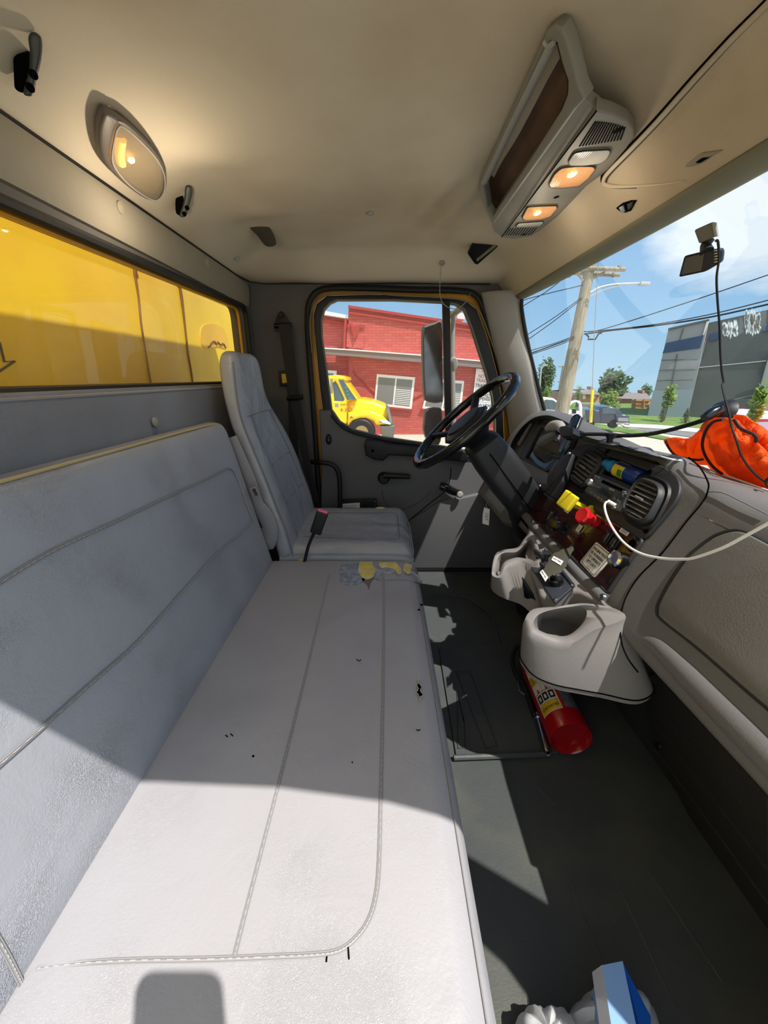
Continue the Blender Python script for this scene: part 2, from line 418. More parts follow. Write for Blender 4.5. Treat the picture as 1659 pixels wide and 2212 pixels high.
# far wall (driver side)
FP = plane((0, FARY, 1), (0, -1, 0))
opening = [(692, 1270), (691, 1100), (678, 900), (667, 760), (664, 690), (670, 648), (700, 624), (790, 622), (900, 626), (990, 628), (1030, 640), (1052, 690), (1072, 770), (1092, 850), (1106, 930), (1130, 1100), (1150, 1275)]
wallpts = [atP(380, 470, FP), ]
outer = [V(-.70, FARY, 0), V(1.05, FARY, 0), V(1.05, FARY, .86), V(.80, FARY, .90), V(.70, FARY, 1.2), V(.66, FARY, 1.47), V(.5, FARY, 1.56), V(-.70, FARY, 1.56)]
op = PX(opening, FP)
struct('wall_driver_side', plate_me(outer, [op], FP, .06), M['wall'])
# threshold strip under the door: ribbed
rb = [lo_hi((-.2, 2.0, -.005), (.9, 2.1, .02), .004)]
for i in range(6): rb.append(lo_hi((-.2, 2.005+i*.014, .02), (.9, 2.010+i*.014, .024)))
struct('trim_1', join(rb), M['rubber'])
# back wall with window
BX = -.65
BP_ = plane((BX, 1, 1), (1, 0, 0))
hole = rc([V(BX, .12, 1.045), V(BX, 1.975, 1.045), V(BX, 1.975, 1.375), V(BX, .12, 1.335)], .05)
struct('wall_rear', plate_me([V(BX, .1, 0), V(BX, FARY+.03, 0), V(BX, FARY+.03, 1.56), V(BX, .1, 1.56)], [hole], BP_, .06), M['wall'])
w = thing('window_1', (BX, 1.05, 1.045), kind='structure')
link('gasket', tube([p+V(.012, 0, 0) for p in hole], .011, 8, closed=True), M['rubber'], w)
link('inner_edge', tube([p+V(-.02, 0, 0) for p in rc([V(BX, .13, 1.05), V(BX, 1.967, 1.05), V(BX, 1.967, 1.367), V(BX, .13, 1.328)], .05)], .006, 6, closed=True), M['yellow'], w)
link('pane', plate_me([p+V(-.035, 0, 0) for p in hole], [], plane((BX-.035, 1, 1), (1, 0, 0)), .004), glass('rear glass', (1, .98, .93), .008, .16, (225, 200, 140), 3), w)  # pale haze in the pane stands in for washed-out reflections
# padded trim above the rear window
prof = [(-.655, 1.382), (-.640, 1.384), (-.634, 1.40), (-.630, 1.43), (-.628, 1.465), (-.634, 1.482), (-.655, 1.49)]
struct('trim_2', ext(prof, .1, FARY-.04, .012), M['liner_trim'])
# passenger side wall with the open doorway; sunlight enters here
PP = plane((0, .1, 1), (0, 1, 0))
dw = [V(-.60, .1, .06), V(.46, .1, .06), V(.50, .1, .4), V(.545, .1, .7), V(.565, .1, .9), V(.545, .1, 1.1), V(.447, .1, 1.3), V(.36, .1, 1.38), V(.2, .1, 1.445), V(0, .1, 1.47), V(-.2, .1, 1.475), V(-.5, .1, 1.475), V(-.60, .1, 1.40)]
struct('wall_passenger_side', plate_me([V(-.70, .1, -.05), V(1.05, .1, -.05), V(1.05, .1, .80), V(.84, .1, .84), V(.62, .1, 1.45), V(.60, .1, 1.60), V(-.70, .1, 1.60)], [dw], PP, .012), M['wall'])
# roof skin outside
struct('trim_3', ext([(-.755, 1.75), (-.755, 1.55), (-.69, 1.55), (-.69, 1.60), (.56, 1.60), (.64, 1.45), (.69, 1.45), (.60, 1.72)], .1, 2.16), M['yellow'])
# headliner -------------------------------------------------------------
HP = [(-.655, 1.485), (-.61, 1.515), (-.57, 1.54), (-.53, 1.556), (-.49, 1.566), (-.40, 1.574), (-.2, 1.58), (.1, 1.58), (.3, 1.577), (.42, 1.562), (.50, 1.53), (.555, 1.475), (.60, 1.42)]
def hz(x):
    for (a, za), (b, zb) in zip(HP, HP[1:]):
        if x <= b:
            t = (x-a)/(b-a); return za+(zb-za)*t
    return HP[-1][1]
def sst(a, b, x): t = max(0, min(1, (x-a)/(b-a))); return t*t*(3-2*t)
HPs = cr([Vector((a, b, 0)) for a, b in HP], 6, closed=False)
def liner(u, v):
    i = u*(len(HPs)-1); k = min(int(i), len(HPs)-2); p = HPs[k].lerp(HPs[k+1], i-k)
    y = .1+v*(FARY+.0-.1)
    z = p.y
    t = sst(1.84, 2.03, y); z = z*(1-t)+min(z, 1.49)*t
    t = sst(.30, .12, y); z = z*(1-t)+min(z, 1.478)*t
    x = p.x
    # sagging folds of the cloth by the rear corner and by the overhead console
    w1 = math.exp(-((x+.42)/.16)**2)*sst(.5, .9, y)*(1-sst(1.8, 2.0, y))
    z += -.010*w1*math.sin(y*16+x*9+2.5*noise.noise(Vector((x*3, y*4, 0))))
    w2 = math.exp(-((x-.20)/.12)**2-((y-1.50)/.20)**2)
    z += -.012*w2*math.sin(x*60+y*22)
    z += .004*noise.noise(Vector((x*5, y*5, 3)))
    return V(x, y, z)
struct('ceiling', grid(liner, 120, 130), M['liner'], smooth=180)
struct('trim_4', tube([V(-.636, y, 1.487) for y in [.1, .7, 1.3, 1.9]]+[V(-.62, 2.03, 1.487), V(-.56, 2.062, 1.488), V(-.3, 2.066, 1.489), V(.2, 2.066, 1.489), V(.5, 2.066, 1.485)], .0035, 6), M['rubber'])
# header band over the windscreen
def hb(u, v):
    y = .1+v*1.86; a = V(.596, y, 1.421)
    bx = ws(y, 1.415)+.012; b = V(bx, y, 1.412)
    return a.lerp(b, u)+V(0, 0, -.006*math.sin(math.pi*u))
struct('trim_5', grid(hb, 6, 60, .006), M['header'], smooth=180)
# driver side windscreen pillar
L_ = [(1040, 632), (1049, 670), (1061, 720), (1075, 780), (1090, 850), (1103, 930), (1110, 1000)]
R_ = [(1120, 626), (1124, 672), (1133, 725), (1148, 785), (1162, 845), (1178, 905), (1195, 960)]
LL = [atY(a, b, 2.06) for a, b in L_]; RR = [atW(a, b, .004) for a, b in R_]
LL = cr(LL, 4, False); RR = cr(RR, 4, False)
def pil(u, v):
    i = v*(len(LL)-1); k = min(int(i), len(LL)-2); t = i-k
    a = LL[k].lerp(LL[k+1], t); b = RR[k].lerp(RR[k+1], t)
    return a.lerp(b, u)+V(-.022, -.01, 0)*math.sin(math.pi*u)**.6
struct('trim_6', grid(pil, 10, 24, .006), M['pillar'], smooth=180)
for a, b in ((1080, 709), (1109, 799)):
    i = (b-632)/370; p = pil(.48 if b < 750 else .40, i)
    p2 = atY(a, b, 2.0)
    d = ray(a, b); p2 = CAM+d*((p-CAM).dot(V(-.5, -1, 0))/d.dot(V(-.5, -1, 0)))
    link('screw_plug', lathe(p2+V(.002, .004, 0), (-.45, -1, 0), [(0, .002), (.006, .002), (.0075, 0), (.0085, -.004)], 16), M['hole'], label='round black screw plug in pillar trim, '+('upper one' if b < 750 else 'lower one near steering wheel rim'), cat='plug', group='plugs in the pillar trim')
# windscreen glass
def wg(u, v):
    y = .12+v*1.92; z = .80+u*.625
    return V(ws(y, z)+.012, y, z)
w = thing('window_2', (.95, 1.08, .80), kind='structure')
link('pane', grid(wg, 14, 40), glass('windscreen glass', (.97, .985, .99), .012, .02, (210, 215, 220), 4), w, smooth=180)
edge = [atW(a, b, 0) for a, b in [(1190, 940), (1178, 893), (1160, 822), (1143, 752), (1131, 690), (1127, 655), (1133, 632), (1160, 612), (1220, 577), (1300, 533), (1400, 476), (1520, 406), (1659, 328)]]
link('gasket', tube(edge, .008, 8, sm=5), M['rubber'], w)
# scrim of the windscreen's top edge + passenger pillar (out of view, throws the floor shadow)
struct('trim_7', grid(lambda u, v: V(ws(.1, .80+v*.65)-.03+u*.06, .1+.02*u, .80+v*.65), 2, 10, .01), M['pillar'])
# sealing lip around the driver doorway
seal = PX(opening[1:-1], plane((0, FARY-.008, 1), (0, -1, 0)))
struct('trim_8', tube(seal, .0135, 8, sm=4), M['rubber'])
struct('trim_9', tube([p+V(.006, -.014, -.006) for p in PX([(672, 760), (668, 690), (680, 652), (705, 636), (790, 630), (850, 636), (950, 641), (1000, 648), (1030, 668), (1052, 720), (1078, 800), (1098, 880)], plane((0, FARY-.012, 1), (0, -1, 0)))], .0035, 6, sm=5), M['header'])
# firewall with ribbed kick panel
fw = plane((.80, 1, 0), (-1, 0, -.2))
def fwx(z): return .80-.2*z
fwm = [ext([(fwx(0), 0), (fwx(.55), .55), (1.0, .55), (1.0, 0)], .1, 2.08)]
struct('wall_front', join(fwm), M['carpet'])
kp = [(1388, 1470), (1420, 1450), (1659, 1700), (1659, 2100), (1590, 1960), (1500, 1790), (1430, 1650), (1400, 1560)]
FK = off(fw, .012)
M['kick'] = mat('kick plastic', (50, 48, 46), .6, bump=.2, bscale=300)
kick = thing('kick_panel', atP(1560, 1900, FK), 'dark ribbed plastic kick panel under the passenger dash', 'panel')
link('panel', pplate(kp, FK, .01, .004, sm=False), M['kick'], kick)
for i in range(5):
    z = .07+i*.085
    pts = [V(fwx(z)-.013, y, z) for y in (.42+i*.0, .83-.02*i)]
    link('rib', tube(pts, .003, 6), M['kick'], kick)
for a, b in ((1425, 1612), (1548, 1925)):
    link('clip', lathe(atP(a, b, FK), fw[1], [(0, .006), (.008, .006), (.010, .001), (.010, 0)], 16), M['black'], kick)

# ------------------------------------------------------------------ bench seat
SZ = .42
SP = plane((0, 0, SZ), (0, 0, 1))
def seamline(pts, n, w=.0019, sm=5, dash=True):
    P = cr(pts, sm, False) if sm else pts
    n = Vector(n).normalized(); me = [tube([p-n*.0012 for p in P], 1, 6, flat=(w, .0016))]
    side = []
    for s in (-1, 1):
        q = []
        for i, p in enumerate(P):
            t = (P[min(i+1, len(P)-1)]-P[max(i-1, 0)]).normalized(); q.append(p+n.cross(t)*w*1.25*s-n*.0008)
        me.append(tube(q, .0009, 5))
    th = None
    if dash:
        ds = []; d = 0
        for p, q in zip(P, P[1:]):
            L = (q-p).length; k = max(1, int(L/.009))
            for j in range(k):
                c = p.lerp(q, (j+.25)/k); e2 = p.lerp(q, (j+.75)/k); ds.append(tube([c+n*.0004, e2+n*.0004], .0006, 4))
        th = join(ds)
    return join(me), th
def seams(lines, n, parent, sm=5):
    for l in lines:
        a, th = seamline(l, n, sm=sm)
        s = link('seam', a, M['seam'], parent)
        link('stitching', th, M['thread'], parent)
bench = thing('passenger_bench', (-.15, .7, .0), 'long grey vinyl passenger bench seat with torn corner and stitched seams', 'bench seat')
prof = [(-.42, .30), (-.425, .395), (-.43, .42), (-.30, .4215), (-.1, .421), (.06, .42), (.095, .415), (.117, .40), (.128, .375), (.132, .30)]
P2 = [Vector((a, b, 0)) for a, b in prof]
pr = [P2[0]]+cr(P2[1:-1], 4, False)+[P2[-1]]
cush = ext([(p.x, p.y) for p in pr], .11, 1.302, .016, 3)
cu_o = link('seat_cushion', cush, M['vinyl'], bench, smooth=60)
link('base', lo_hi((-.50, .13, 0), (.07, 1.28, .30), .01), M['black'], bench)
S = lambda l: [atZ(a, b, .4222) for a, b in l]
seams([S([(506, 2066), (527, 1982), (560, 1855), (600, 1700), (640, 1540), (675, 1395), (700, 1290), (712, 1240)]),
       S([(78, 2092), (180, 2080), (300, 2074), (440, 2072), (600, 2066), (680, 2062), (730, 2054), (765, 2030), (795, 1990), (812, 1935), (819, 1860), (823, 1700), (827, 1500), (829, 1350), (829, 1262), (824, 1240), (806, 1228)])], (0, 0, 1), cu_o)
link('seam', tube([V(.112, y, .408) for y in (.13, .7, 1.285)], .0012, 6), M['seam'], cu_o)
# backrest
BKP = plane((-.413, 1, .42), (.51, 0, .111))
prof = [(-.43, .34), (-.413, .425), (-.445, .57), (-.482, .74), (-.512, .875), (-.524, .912), (-.540, .928), (-.575, .932), (-.585, .925), (-.592, .89), (-.57, .60), (-.54, .34)]
P2 = [Vector((a, b, 0)) for a, b in prof]; pr = cr(P2[1:], 3, False)+[P2[0]]
bk = link('backrest', ext([(p.x, p.y) for p in pr], .11, 1.285, .022, 4), M['vinyl_back'], bench, smooth=60)
S = lambda l: [atP(a, b, off(BKP, .0035)) for a, b in l]
seams([S([(-20, 1272), (110, 1193), (250, 1127), (380, 1065), (455, 1030), (486, 1014), (497, 1012), (508, 1022), (520, 1050), (535, 1095), (547, 1122), (545, 1128), (530, 1143), (470, 1195), (400, 1272), (300, 1385), (200, 1475), (100, 1565), (-20, 1670)]),
       S([(-20, 2000), (15, 2060), (38, 2105), (50, 2130)])], BKP[1], bk)
link('piping', tube([V(-.541, y, .931) for y in (.13, .7, 1.22)]+[V(-.540, 1.245, .915), V(-.532, 1.255, .88)], .003, 6, sm=3), M['gold'], bk)
# holes, tears and burn marks of the cushion
def blob_pts(pts, z, jit=0, sm=True, k=3):
    P = [atZ(a, b, z) for a, b in pts]; P = cr(P, k)
    if jit: P = [p+V(random.uniform(-jit, jit), random.uniform(-jit, jit), 0) for p in P]
    return P
def drape(poly, fn, th=.0012, n=None):
    """thin patch following z=fn(x,y)"""
    me = plate_me([V(p.x, p.y, .5) for p in poly], [], plane((0, 0, .5), (0, 0, 1)), .001)
    bm = bmesh.new(); bm.from_mesh(me); bpy.data.meshes.remove(me)
    for v in bm.verts: v.co.z += fn(v.co.x, v.co.y)-.5+th
    return bm_mesh(bm)
def cz(x, y):
    z = .4212
    if x > .09: z -= (x-.09)**2*12
    if y > 1.286: z -= (y-1.286)**2*50
    return z
tape = [[(736, 1222), (770, 1219), (778, 1250), (745, 1260), (735, 1257)], [(752, 1218), (800, 1212), (800, 1240), (775, 1262), (738, 1260)], [(806, 1225), (860, 1230), (905, 1238), (908, 1252), (850, 1253), (810, 1252)]]
tp = [drape(blob_pts(t, .421, .0012), cz, .0008+.0004*i) for i, t in enumerate(tape)]
link('tape_patch', join(tp), M['foil'], cu_o, label='crumpled silver tape around the tear')
f1 = [(777, 1216), (785, 1210), (800, 1211), (805, 1222), (812, 1232), (806, 1246), (796, 1252), (788, 1250), (775, 1240)]
f2 = [(820, 1212), (834, 1209), (850, 1212), (862, 1224), (866, 1236), (860, 1240), (850, 1230), (836, 1226), (822, 1226)]
f3 = [(874, 1222), (888, 1222), (886, 1236), (880, 1241), (873, 1232)]
ragged = mat('ragged vinyl edge', (196, 190, 176), .8)
for f in (f1, f2, f3):
    pf = blob_pts(f, .4222, .0016)
    link('exposed_foam', drape(pf, lambda x, y: cz(x, y)+.0008*noise.noise(V(x*90, y*90, 0)), .0022), M['foam'], cu_o, label='yellow foam showing through tear')
    rg = [p+V(random.uniform(-.002, .002), random.uniform(-.002, .002), random.uniform(.0, .003)) for p in pf]
    link('torn_edge', tube([V(p.x, p.y, cz(p.x, p.y)+.002+random.uniform(0, .003)) for p in rg], [random.uniform(.0009, .003) for _ in rg], 5, closed=True), ragged, cu_o)
brown = mat('worn vinyl', (112, 100, 88), .8)
link('worn_patch', drape(blob_pts([(776, 1238), (790, 1254), (808, 1248), (800, 1262), (797, 1274), (792, 1262), (783, 1255)], .421, .001), cz, .0012), brown, cu_o)
dk = []
for a, b, r in ((911, 1303, .004), (905, 1314, .0035), (547, 1634, .0022), (761, 1647, .0012), (700, 1420, .0)):
    if r: dk.append(lathe(atZ(a, b, .4212)+V(0, 0, -.001 if a < 900 else -.006), (0, 0, 1), [(r, 0), (r, .002), (0, .0022)], 12))
tear = [(904, 1474), (906, 1486), (911, 1494), (908, 1502), (914, 1512), (908, 1514), (906, 1526), (904, 1512), (899, 1506), (904, 1498), (900, 1490), (903, 1484)]
dk.append(drape(blob_pts(tear, .41, .0006), cz, .0012))
for t in ([(899, 1576), (904, 1578), (908, 1576)], [(770, 1424), (776, 1428), (780, 1425)], [(487, 1588), (492, 1592)], [(498, 1585), (503, 1590)], [(706, 2066), (705, 2078)], [(752, 2046), (754, 2072)]):
    dk.append(tube([atZ(a, b, .4222) for a, b in t], .0010, 5))
for q in dk: link('tear', q, M['hole'], cu_o)
link('torn_edge', tube([V(p.x, p.y, cz(p.x, p.y)+.0015) for p in blob_pts(tear, .41, .0010)], .0007, 5, closed=True), ragged, cu_o)
# upholstered rear panel behind the bench
rp = thing('rear_panel', (-.62, .8, .5), 'dark grey padded vinyl panel below the rear window', 'panel')
link('pad', ext([(-.645, .45), (-.645, 1.03), (-.63, 1.046), (-.61, 1.046), (-.60, 1.03), (-.598, .45)], .11, 1.62, .012), mat('dark padded vinyl', (120, 122, 128), .45, bump=.2, bscale=240, crack=.5, cscale=120, wr=.15), rp)
link('piping', tube([V(-.602, .12, 1.036), V(-.602, 1.6, 1.036)], .0035, 6), M['seam'], rp)
link('button', lathe(atX(334, 912, -.597), (1, 0, .1), [(.013, 0), (.013, .003), (.009, .006), (0, .007)], 20), M['pillar'], rp)

# ------------------------------------------------------------------ driver seat
ds = thing('captains_chair', (-.15, 1.6, 0), 'high-back grey vinyl driver seat with worn cushion', 'seat')
R_ = [(.36, -.325, -.40, 1.34, 1.84), (.40, -.335, -.415, 1.332, 1.845), (.52, -.354, -.435, 1.33, 1.85), (.62, -.383, -.455, 1.333, 1.852), (.72, -.412, -.482, 1.338, 1.852), (.82, -.445, -.512, 1.345, 1.835), (.90, -.472, -.538, 1.352, 1.79), (.96, -.487, -.55, 1.36, 1.735), (1.02, -.494, -.56, 1.37, 1.70), (1.08, -.497, -.566, 1.38, 1.69), (1.12, -.50, -.566, 1.39, 1.68), (1.145, -.507, -.56, 1.405, 1.66), (1.156, -.52, -.55, 1.43, 1.63)]
def rrect(xf, xb, y0, y1, z, n=40, e=.28, dish=.0):
    out = []; cx, cy, hx, hy = (xf+xb)/2, (y0+y1)/2, (xf-xb)/2, (y1-y0)/2
    for i in range(n):
        t = 2*math.pi*i/n; c, s = math.cos(t), math.sin(t)
        X = math.copysign(abs(c)**(2*e if e < .5 else 1), c); Y = math.copysign(abs(s)**e, s)
        x = cx+hx*X
        if c > 0: x -= dish*math.exp(-((Y)/.62)**6)
        out.append(V(x, cy+hy*Y, z))
    return out
zs = cr([Vector(r[:3]) for r in R_], 4, False); ys = cr([Vector((r[0], r[3], r[4])) for r in R_], 4, False)
rings = []
for a, b in zip(zs, ys):
    dish = .016*sst(1.0, .85, a.x)*sst(.36, .5, a.x)+.006*sst(.98, 1.05, a.x)
    rings.append(rrect(a.y, a.z, b.y, b.z, a.x, 56, .30, dish))
db = link('backrest', loft(rings), M['vinyl_dk'], ds, smooth=50)
# seams of the backrest
def bkx(z):
    for r, q in zip(R_, R_[1:]):
        if z <= q[0]: t = (z-r[0])/(q[0]-r[0]); return [r[i]+(q[i]-r[i])*t for i in range(5)]
    return R_[-1]
def onb(z, f, o=0):
    r = bkx(z); y = r[3]+(r[4]-r[3])*f
    Y = abs(2*f-1); dish = .016*sst(1.0, .85, z)*sst(.36, .5, z)+.006*sst(.98, 1.05, z)
    return V(r[1]-dish*math.exp(-(Y/.62)**6)+o-.0*Y, y, z)
for pts in ([onb(.94, f, .001) for f in (.08, .15, .3, .5, .7, .85, .92)],
            [onb(z, .2, .0015) for z in (.94, .85, .75, .65, .55, .46)], [onb(z, .8, .0015) for z in (.94, .85, .75, .65, .55, .46)],
            [onb(.75, f, .001) for f in (.2, .35, .5, .65, .8)], [onb(.60, f, .001) for f in (.2, .35, .5, .65, .8)]):
    link('seam', tube(pts, .0016, 6, sm=3), M['seam2'], db)
link('piping', tube([V(bkx(z)[1]-.010, bkx(z)[3]+.003, z) for z in (.42, .52, .62, .72, .82, .9, .96, 1.02, 1.08, 1.12)], .0024, 6, sm=4), M['seam2'], db)
# cushion, saddle shaped
def dsz(u, v):   # u along x 0..1, v along y
    x = -.40+.515*u; y = 1.33+.51*v
    ex = abs(2*u-1); ey = abs(2*v-1)
    z = .462-.02*math.exp(-((v-.5)/.3)**4)*sst(.05, .3, u)
    z -= .07*max(0, ex-.8)**2/.04*.6 if u > .5 else 0
    z -= .045*(max(0, ey-.82)/.18)**2.2
    z += .0035*noise.noise(V(x*14, y*10, 5))+.002*math.sin(y*60+x*12)*sst(.2, .6, u)*(1-ey)
    return V(x, y, z)
top = [[dsz(i/30, j/30) for j in range(31)] for i in range(31)]
loopi = [(0, j) for j in range(30)]+[(i, 30) for i in range(30)]+[(30, j) for j in range(30, 0, -1)]+[(i, 0) for i in range(30, 0, -1)]
bm = bmesh.new(); G = [[bm.verts.new(p) for p in r] for r in top]
for i in range(30):
    for j in range(30): bm.faces.new((G[i][j], G[i+1][j], G[i+1][j+1], G[i][j+1]))
prev = [G[i][j] for i, j in loopi]; cx, cy = -.14, 1.585
for dz, sc in ((.40, 1.012), (.37, 1.015), (.335, 1.0), (.33, .96)):
    cur = [bm.verts.new(V(cx+(v.co.x-cx)*sc, cy+(v.co.y-cy)*sc, dz)) for v in [G[i][j] for i, j in loopi]]
    for k in range(len(cur)): bm.faces.new((prev[k], prev[(k+1) % len(cur)], cur[(k+1) % len(cur)], cur[k]))
    prev = cur
bm.faces.new(prev)
dc = link('seat_cushion', bm_mesh(bm), M['vinyl_dk'], ds, smooth=70)
link('piping', tube([V(-.38, 1.329, .433), V(-.1, 1.326, .434), V(.07, 1.33, .43), V(.112, 1.35, .42), V(.118, 1.5, .415), V(.118, 1.7, .415), V(.1, 1.83, .42)], .0028, 6, sm=4), M['seam'], dc)
pts = [dsz(u, v)+V(0, 0, .0015) for u, v in ((.15, .22), (.5, .2), (.85, .2), (.9, .26), (.9, .5), (.9, .74), (.85, .8), (.5, .8), (.15, .8))]
link('seam', tube(pts, .0016, 6, sm=4), M['seam2'], dc)
fo = [dsz(u, v)+V(0, 0, .002) for u, v in ((.70, .91), (.74, .90), (.78, .91), (.76, .925), (.72, .925))]
link('exposed_foam', tube(fo, .0025, 6, closed=True), M['foam'], dc, label='yellow foam at the worn far edge')
link('pedestal', lo_hi((-.32, 1.40, 0), (.02, 1.78, .33), .02), M['black'], ds)
# wheel at cushion hinge
link('hinge_cap', lathe(V(-.315, 1.325, .405), (0, -1, 0), [(.016, 0), (.016, .012), (.012, .016), (.005, .016), (.004, .010), (0, .010)], 20), M['gold'], ds)
# buckle with pink release button
bkl = thing('belt_buckle', atY(658, 1215, 1.30), 'black seat belt buckle on a stalk with pink release button', 'buckle')
a, b, c_ = atY(656, 1222, 1.30), atY(666, 1180, 1.30), atY(679, 1150, 1.30)
link('stalk', tube([a, b, c_], 1, 8, sm=4, flat=(.013, .006)), M['belt'], bkl)
p0, p1 = atY(682, 1150, 1.29), atY(697, 1106, 1.29); ax = (p1-p0).normalized(); sx_ = ax.cross(V(0, 1, 0)).normalized(); sy_ = ax.cross(sx_)
link('housing', box((p0+p1)/2, (.042, .024, (p1-p0).length+.006), .007, 3, ax=(sx_, sy_, ax)), M['black'], bkl)
link('button', box(p1+ax*.004+V(0, -.003, 0), (.036, .014, .008), .002, 2, ax=(sx_, sy_, ax)), mat('pink button', (226, 96, 122), .4), bkl, label='pink release button')
# grey outboard belt of the bench, bunched beside the backrest
gb = thing('bench_belt', atY(520, 1000, 1.285), 'grey lap belt webbing bunched between bench backrest and driver seat', 'seat belt')
gm = mat('grey webbing', (132, 132, 136), .6, bump=.3, bscale=500)
link('webbing', tube([atY(a, b, 1.312) for a, b in [(497, 945), (515, 985), (535, 1030), (548, 1065), (558, 1095), (575, 1125), (583, 1150), (578, 1172)]], 1, 8, sm=4, flat=(.006, .024)), gm, gb)
link('webbing', tube([atY(a, b, 1.314) for a, b in [(562, 1090), (575, 1105), (588, 1130), (591, 1155), (583, 1180), (575, 1170), (570, 1140)]], 1, 8, sm=4, flat=(.006, .016)), gm, gb)
link('guide', box(atY(551, 1063, 1.27), (.026, .012, .040), .003, 2, m=Matrix.Rotation(-.35, 4, 'Y')), gm, gb)
link('guide_slot', box(atY(551, 1063, 1.262), (.010, .004, .026), .001, 1, m=Matrix.Rotation(-.35, 4, 'Y')), mat('brown slot', (70, 45, 30), .7), gb)
# ------------------------------------------------------------------ driver door
def yp(d): return plane((0, FARY-d, 1), (0, -1, 0))
door = thing('door_1', (.35, FARY, 0), kind='structure')
GL = [(695, 728), (694, 690), (700, 668), (712, 655), (727, 648), (850, 648), (956, 653), (985, 657), (1003, 668), (1020, 710), (1034, 755), (1048, 798), (1064, 857), (1070, 910), (1070, 985), (1000, 972), (912, 957), (825, 944), (762, 928), (734, 911), (716, 885), (706, 805)]
FO = [(678, 705), (677, 680), (684, 656), (706, 639), (790, 636), (870, 637), (960, 641), (1003, 648), (1030, 668), (1047, 712), (1062, 760), (1077, 820), (1086, 880), (1090, 960), (1090, 1010), (1000, 1000), (800, 975), (712, 945), (700, 905), (692, 845)]
link('window_frame', pplate(FO, yp(.02), .05, .004, holes=[GL]), M['black'], door)
link('window_gasket', tube(PX(GL, yp(.022)), .004, 6, closed=True), M['header'], door)
link('glass', plate_me(PX(GL, yp(-.012)), [], yp(-.012), .004), glass('door glass', (.97, .98, .98), .02, .12, (225, 205, 200), 2.5), door)
link('outer_skin', plate_me([p for p in PX(opening, yp(-.03))], [PX(FO, yp(-.03))], yp(-.03), .01), M['yellow'], door)
link('divider_bar', pplate([(956, 648), (972, 648), (976, 960), (963, 958)], yp(.03), .03, .004), M['black'], door)
DPN = [(689, 886), (712, 886), (718, 900), (736, 922), (765, 939), (826, 955), (912, 968), (1000, 984), (1112, 1000), (1125, 1262), (935, 1266), (690, 1262), (694, 1000)]
link('inner_panel', pplate(DPN, yp(.045), .05, .010), M['door'], door)
link('sill_strip', tube(PX([(716, 896), (734, 918), (762, 934), (826, 949), (912, 962), (1000, 977), (1090, 990)], yp(.055)), .007, 8, sm=4), M['black'], door)
link('seam', tube(PX([(820, 1175), (870, 1135), (930, 1086), (962, 1060), (972, 1035), (974, 1010)], yp(.047)), .0022, 6, sm=4), M['hole'], door)
link('pull_recess', tube(PX([(826, 1060), (832, 1082), (850, 1096), (875, 1096), (905, 1082), (930, 1060)], yp(.046)), .006, 8, sm=5), M['door'], door)
AR = [(790, 951), (824, 953), (832, 958), (909, 966), (1010, 976), (1010, 1000), (944, 992), (870, 985), (839, 984), (828, 996), (806, 993), (790, 984), (787, 965)]
ar = link('armrest', pplate(AR, yp(.085), .05, .008), M['black'], door)
link('screw', lathe(atP(805, 974, yp(.086)), (0, -1, 0), [(0, .002), (.007, .002), (.008, 0)], 14), M['hole'], ar)
lt = link('lock_bezel', lathe(atP(710, 949, yp(.046)), (0, -1, 0), [(.0, .012), (.016, .012), (.020, .010), (.024, .004), (.026, 0)], 28, sx=.62, sy=1.1), M['black'], door)
link('lock_button', lathe(atP(710, 951, yp(.06)), (0, -1, 0), [(0, .008), (.007, .007), (.009, 0)], 16, sx=.8, sy=1.2), M['blackg'], lt)
ck = link('window_crank', join([lathe(atP(829, 1032, yp(.046)), (0, -1, 0), [(0, .03), (.022, .03), (.030, .022), (.034, 0)], 24),
                                tube(PX([(829, 1027), (850, 1028), (872, 1029), (886, 1030)], yp(.085)), [.017, .016, .015, .013], 10)]), M['black'], door)
lv = link('release_lever', tube(PX([(951, 1050), (962, 1053), (975, 1060), (992, 1066)], yp(.08)), [.020, .024, .022, .018], 10, sm=3), M['blackg'], door)
link('lever_knob', lathe(atP(993, 1068, yp(.09)), (-.1, -1, .2), [(0, .018), (.012, .017), (.018, .010), (.018, 0)], 20), M['pillar'], lv)
# lower kick panel of the door bay (footwell side)
fwl = thing('footwell_panel', atP(1000, 1250, yp(.1)), 'grey plastic side panel of the driver footwell below the door lever', 'panel')
link('panel', pplate([(880, 1130), (950, 1085), (1040, 1065), (1150, 1100), (1160, 1262), (930, 1262), (880, 1250)], yp(.075), .03, .012), M['door'], fwl)
# rear grab bar, folder
link('grab_bar', tube([atY(672, 998, 2.05), atY(690, 999, 1.97), atY(716, 1003, 1.96), atY(730, 1018, 1.96), atY(734, 1050, 1.96), atY(735, 1130, 1.96)], .0125, 10, sm=5), M['black'], label='black bent tubular grab bar beside the driver seat', cat='grab bar')
fo = thing('document_pouch', atY(775, 1110, 1.99), 'black document pouch with paper slip on the lower driver door', 'pouch')
link('pouch', pplate([(733, 1080), (814, 1078), (816, 1125), (733, 1127)], yp(.10), .02, .003), M['black'], fo)
lb = link('paper_slip', pplate([(735, 1089), (777, 1086), (778, 1112), (735, 1114)], yp(.103), .002), M['paper'], fo)
ln = [tube([atP(738, b, yp(.1045)), atP(738+w, b-2, yp(.1045))], .0008, 4) for b, w in ((1093, 34), (1097, 30), (1101, 36), (1105, 28))]
link('printed_lines', join(ln), M['ink'], lb)
for i in range(4): link('rivet', lathe(atP(810, 1084+i*9, yp(.102)), (0, -1, 0), [(0, .003), (.004, .002), (.005, 0)], 10), M['steel'], fo)
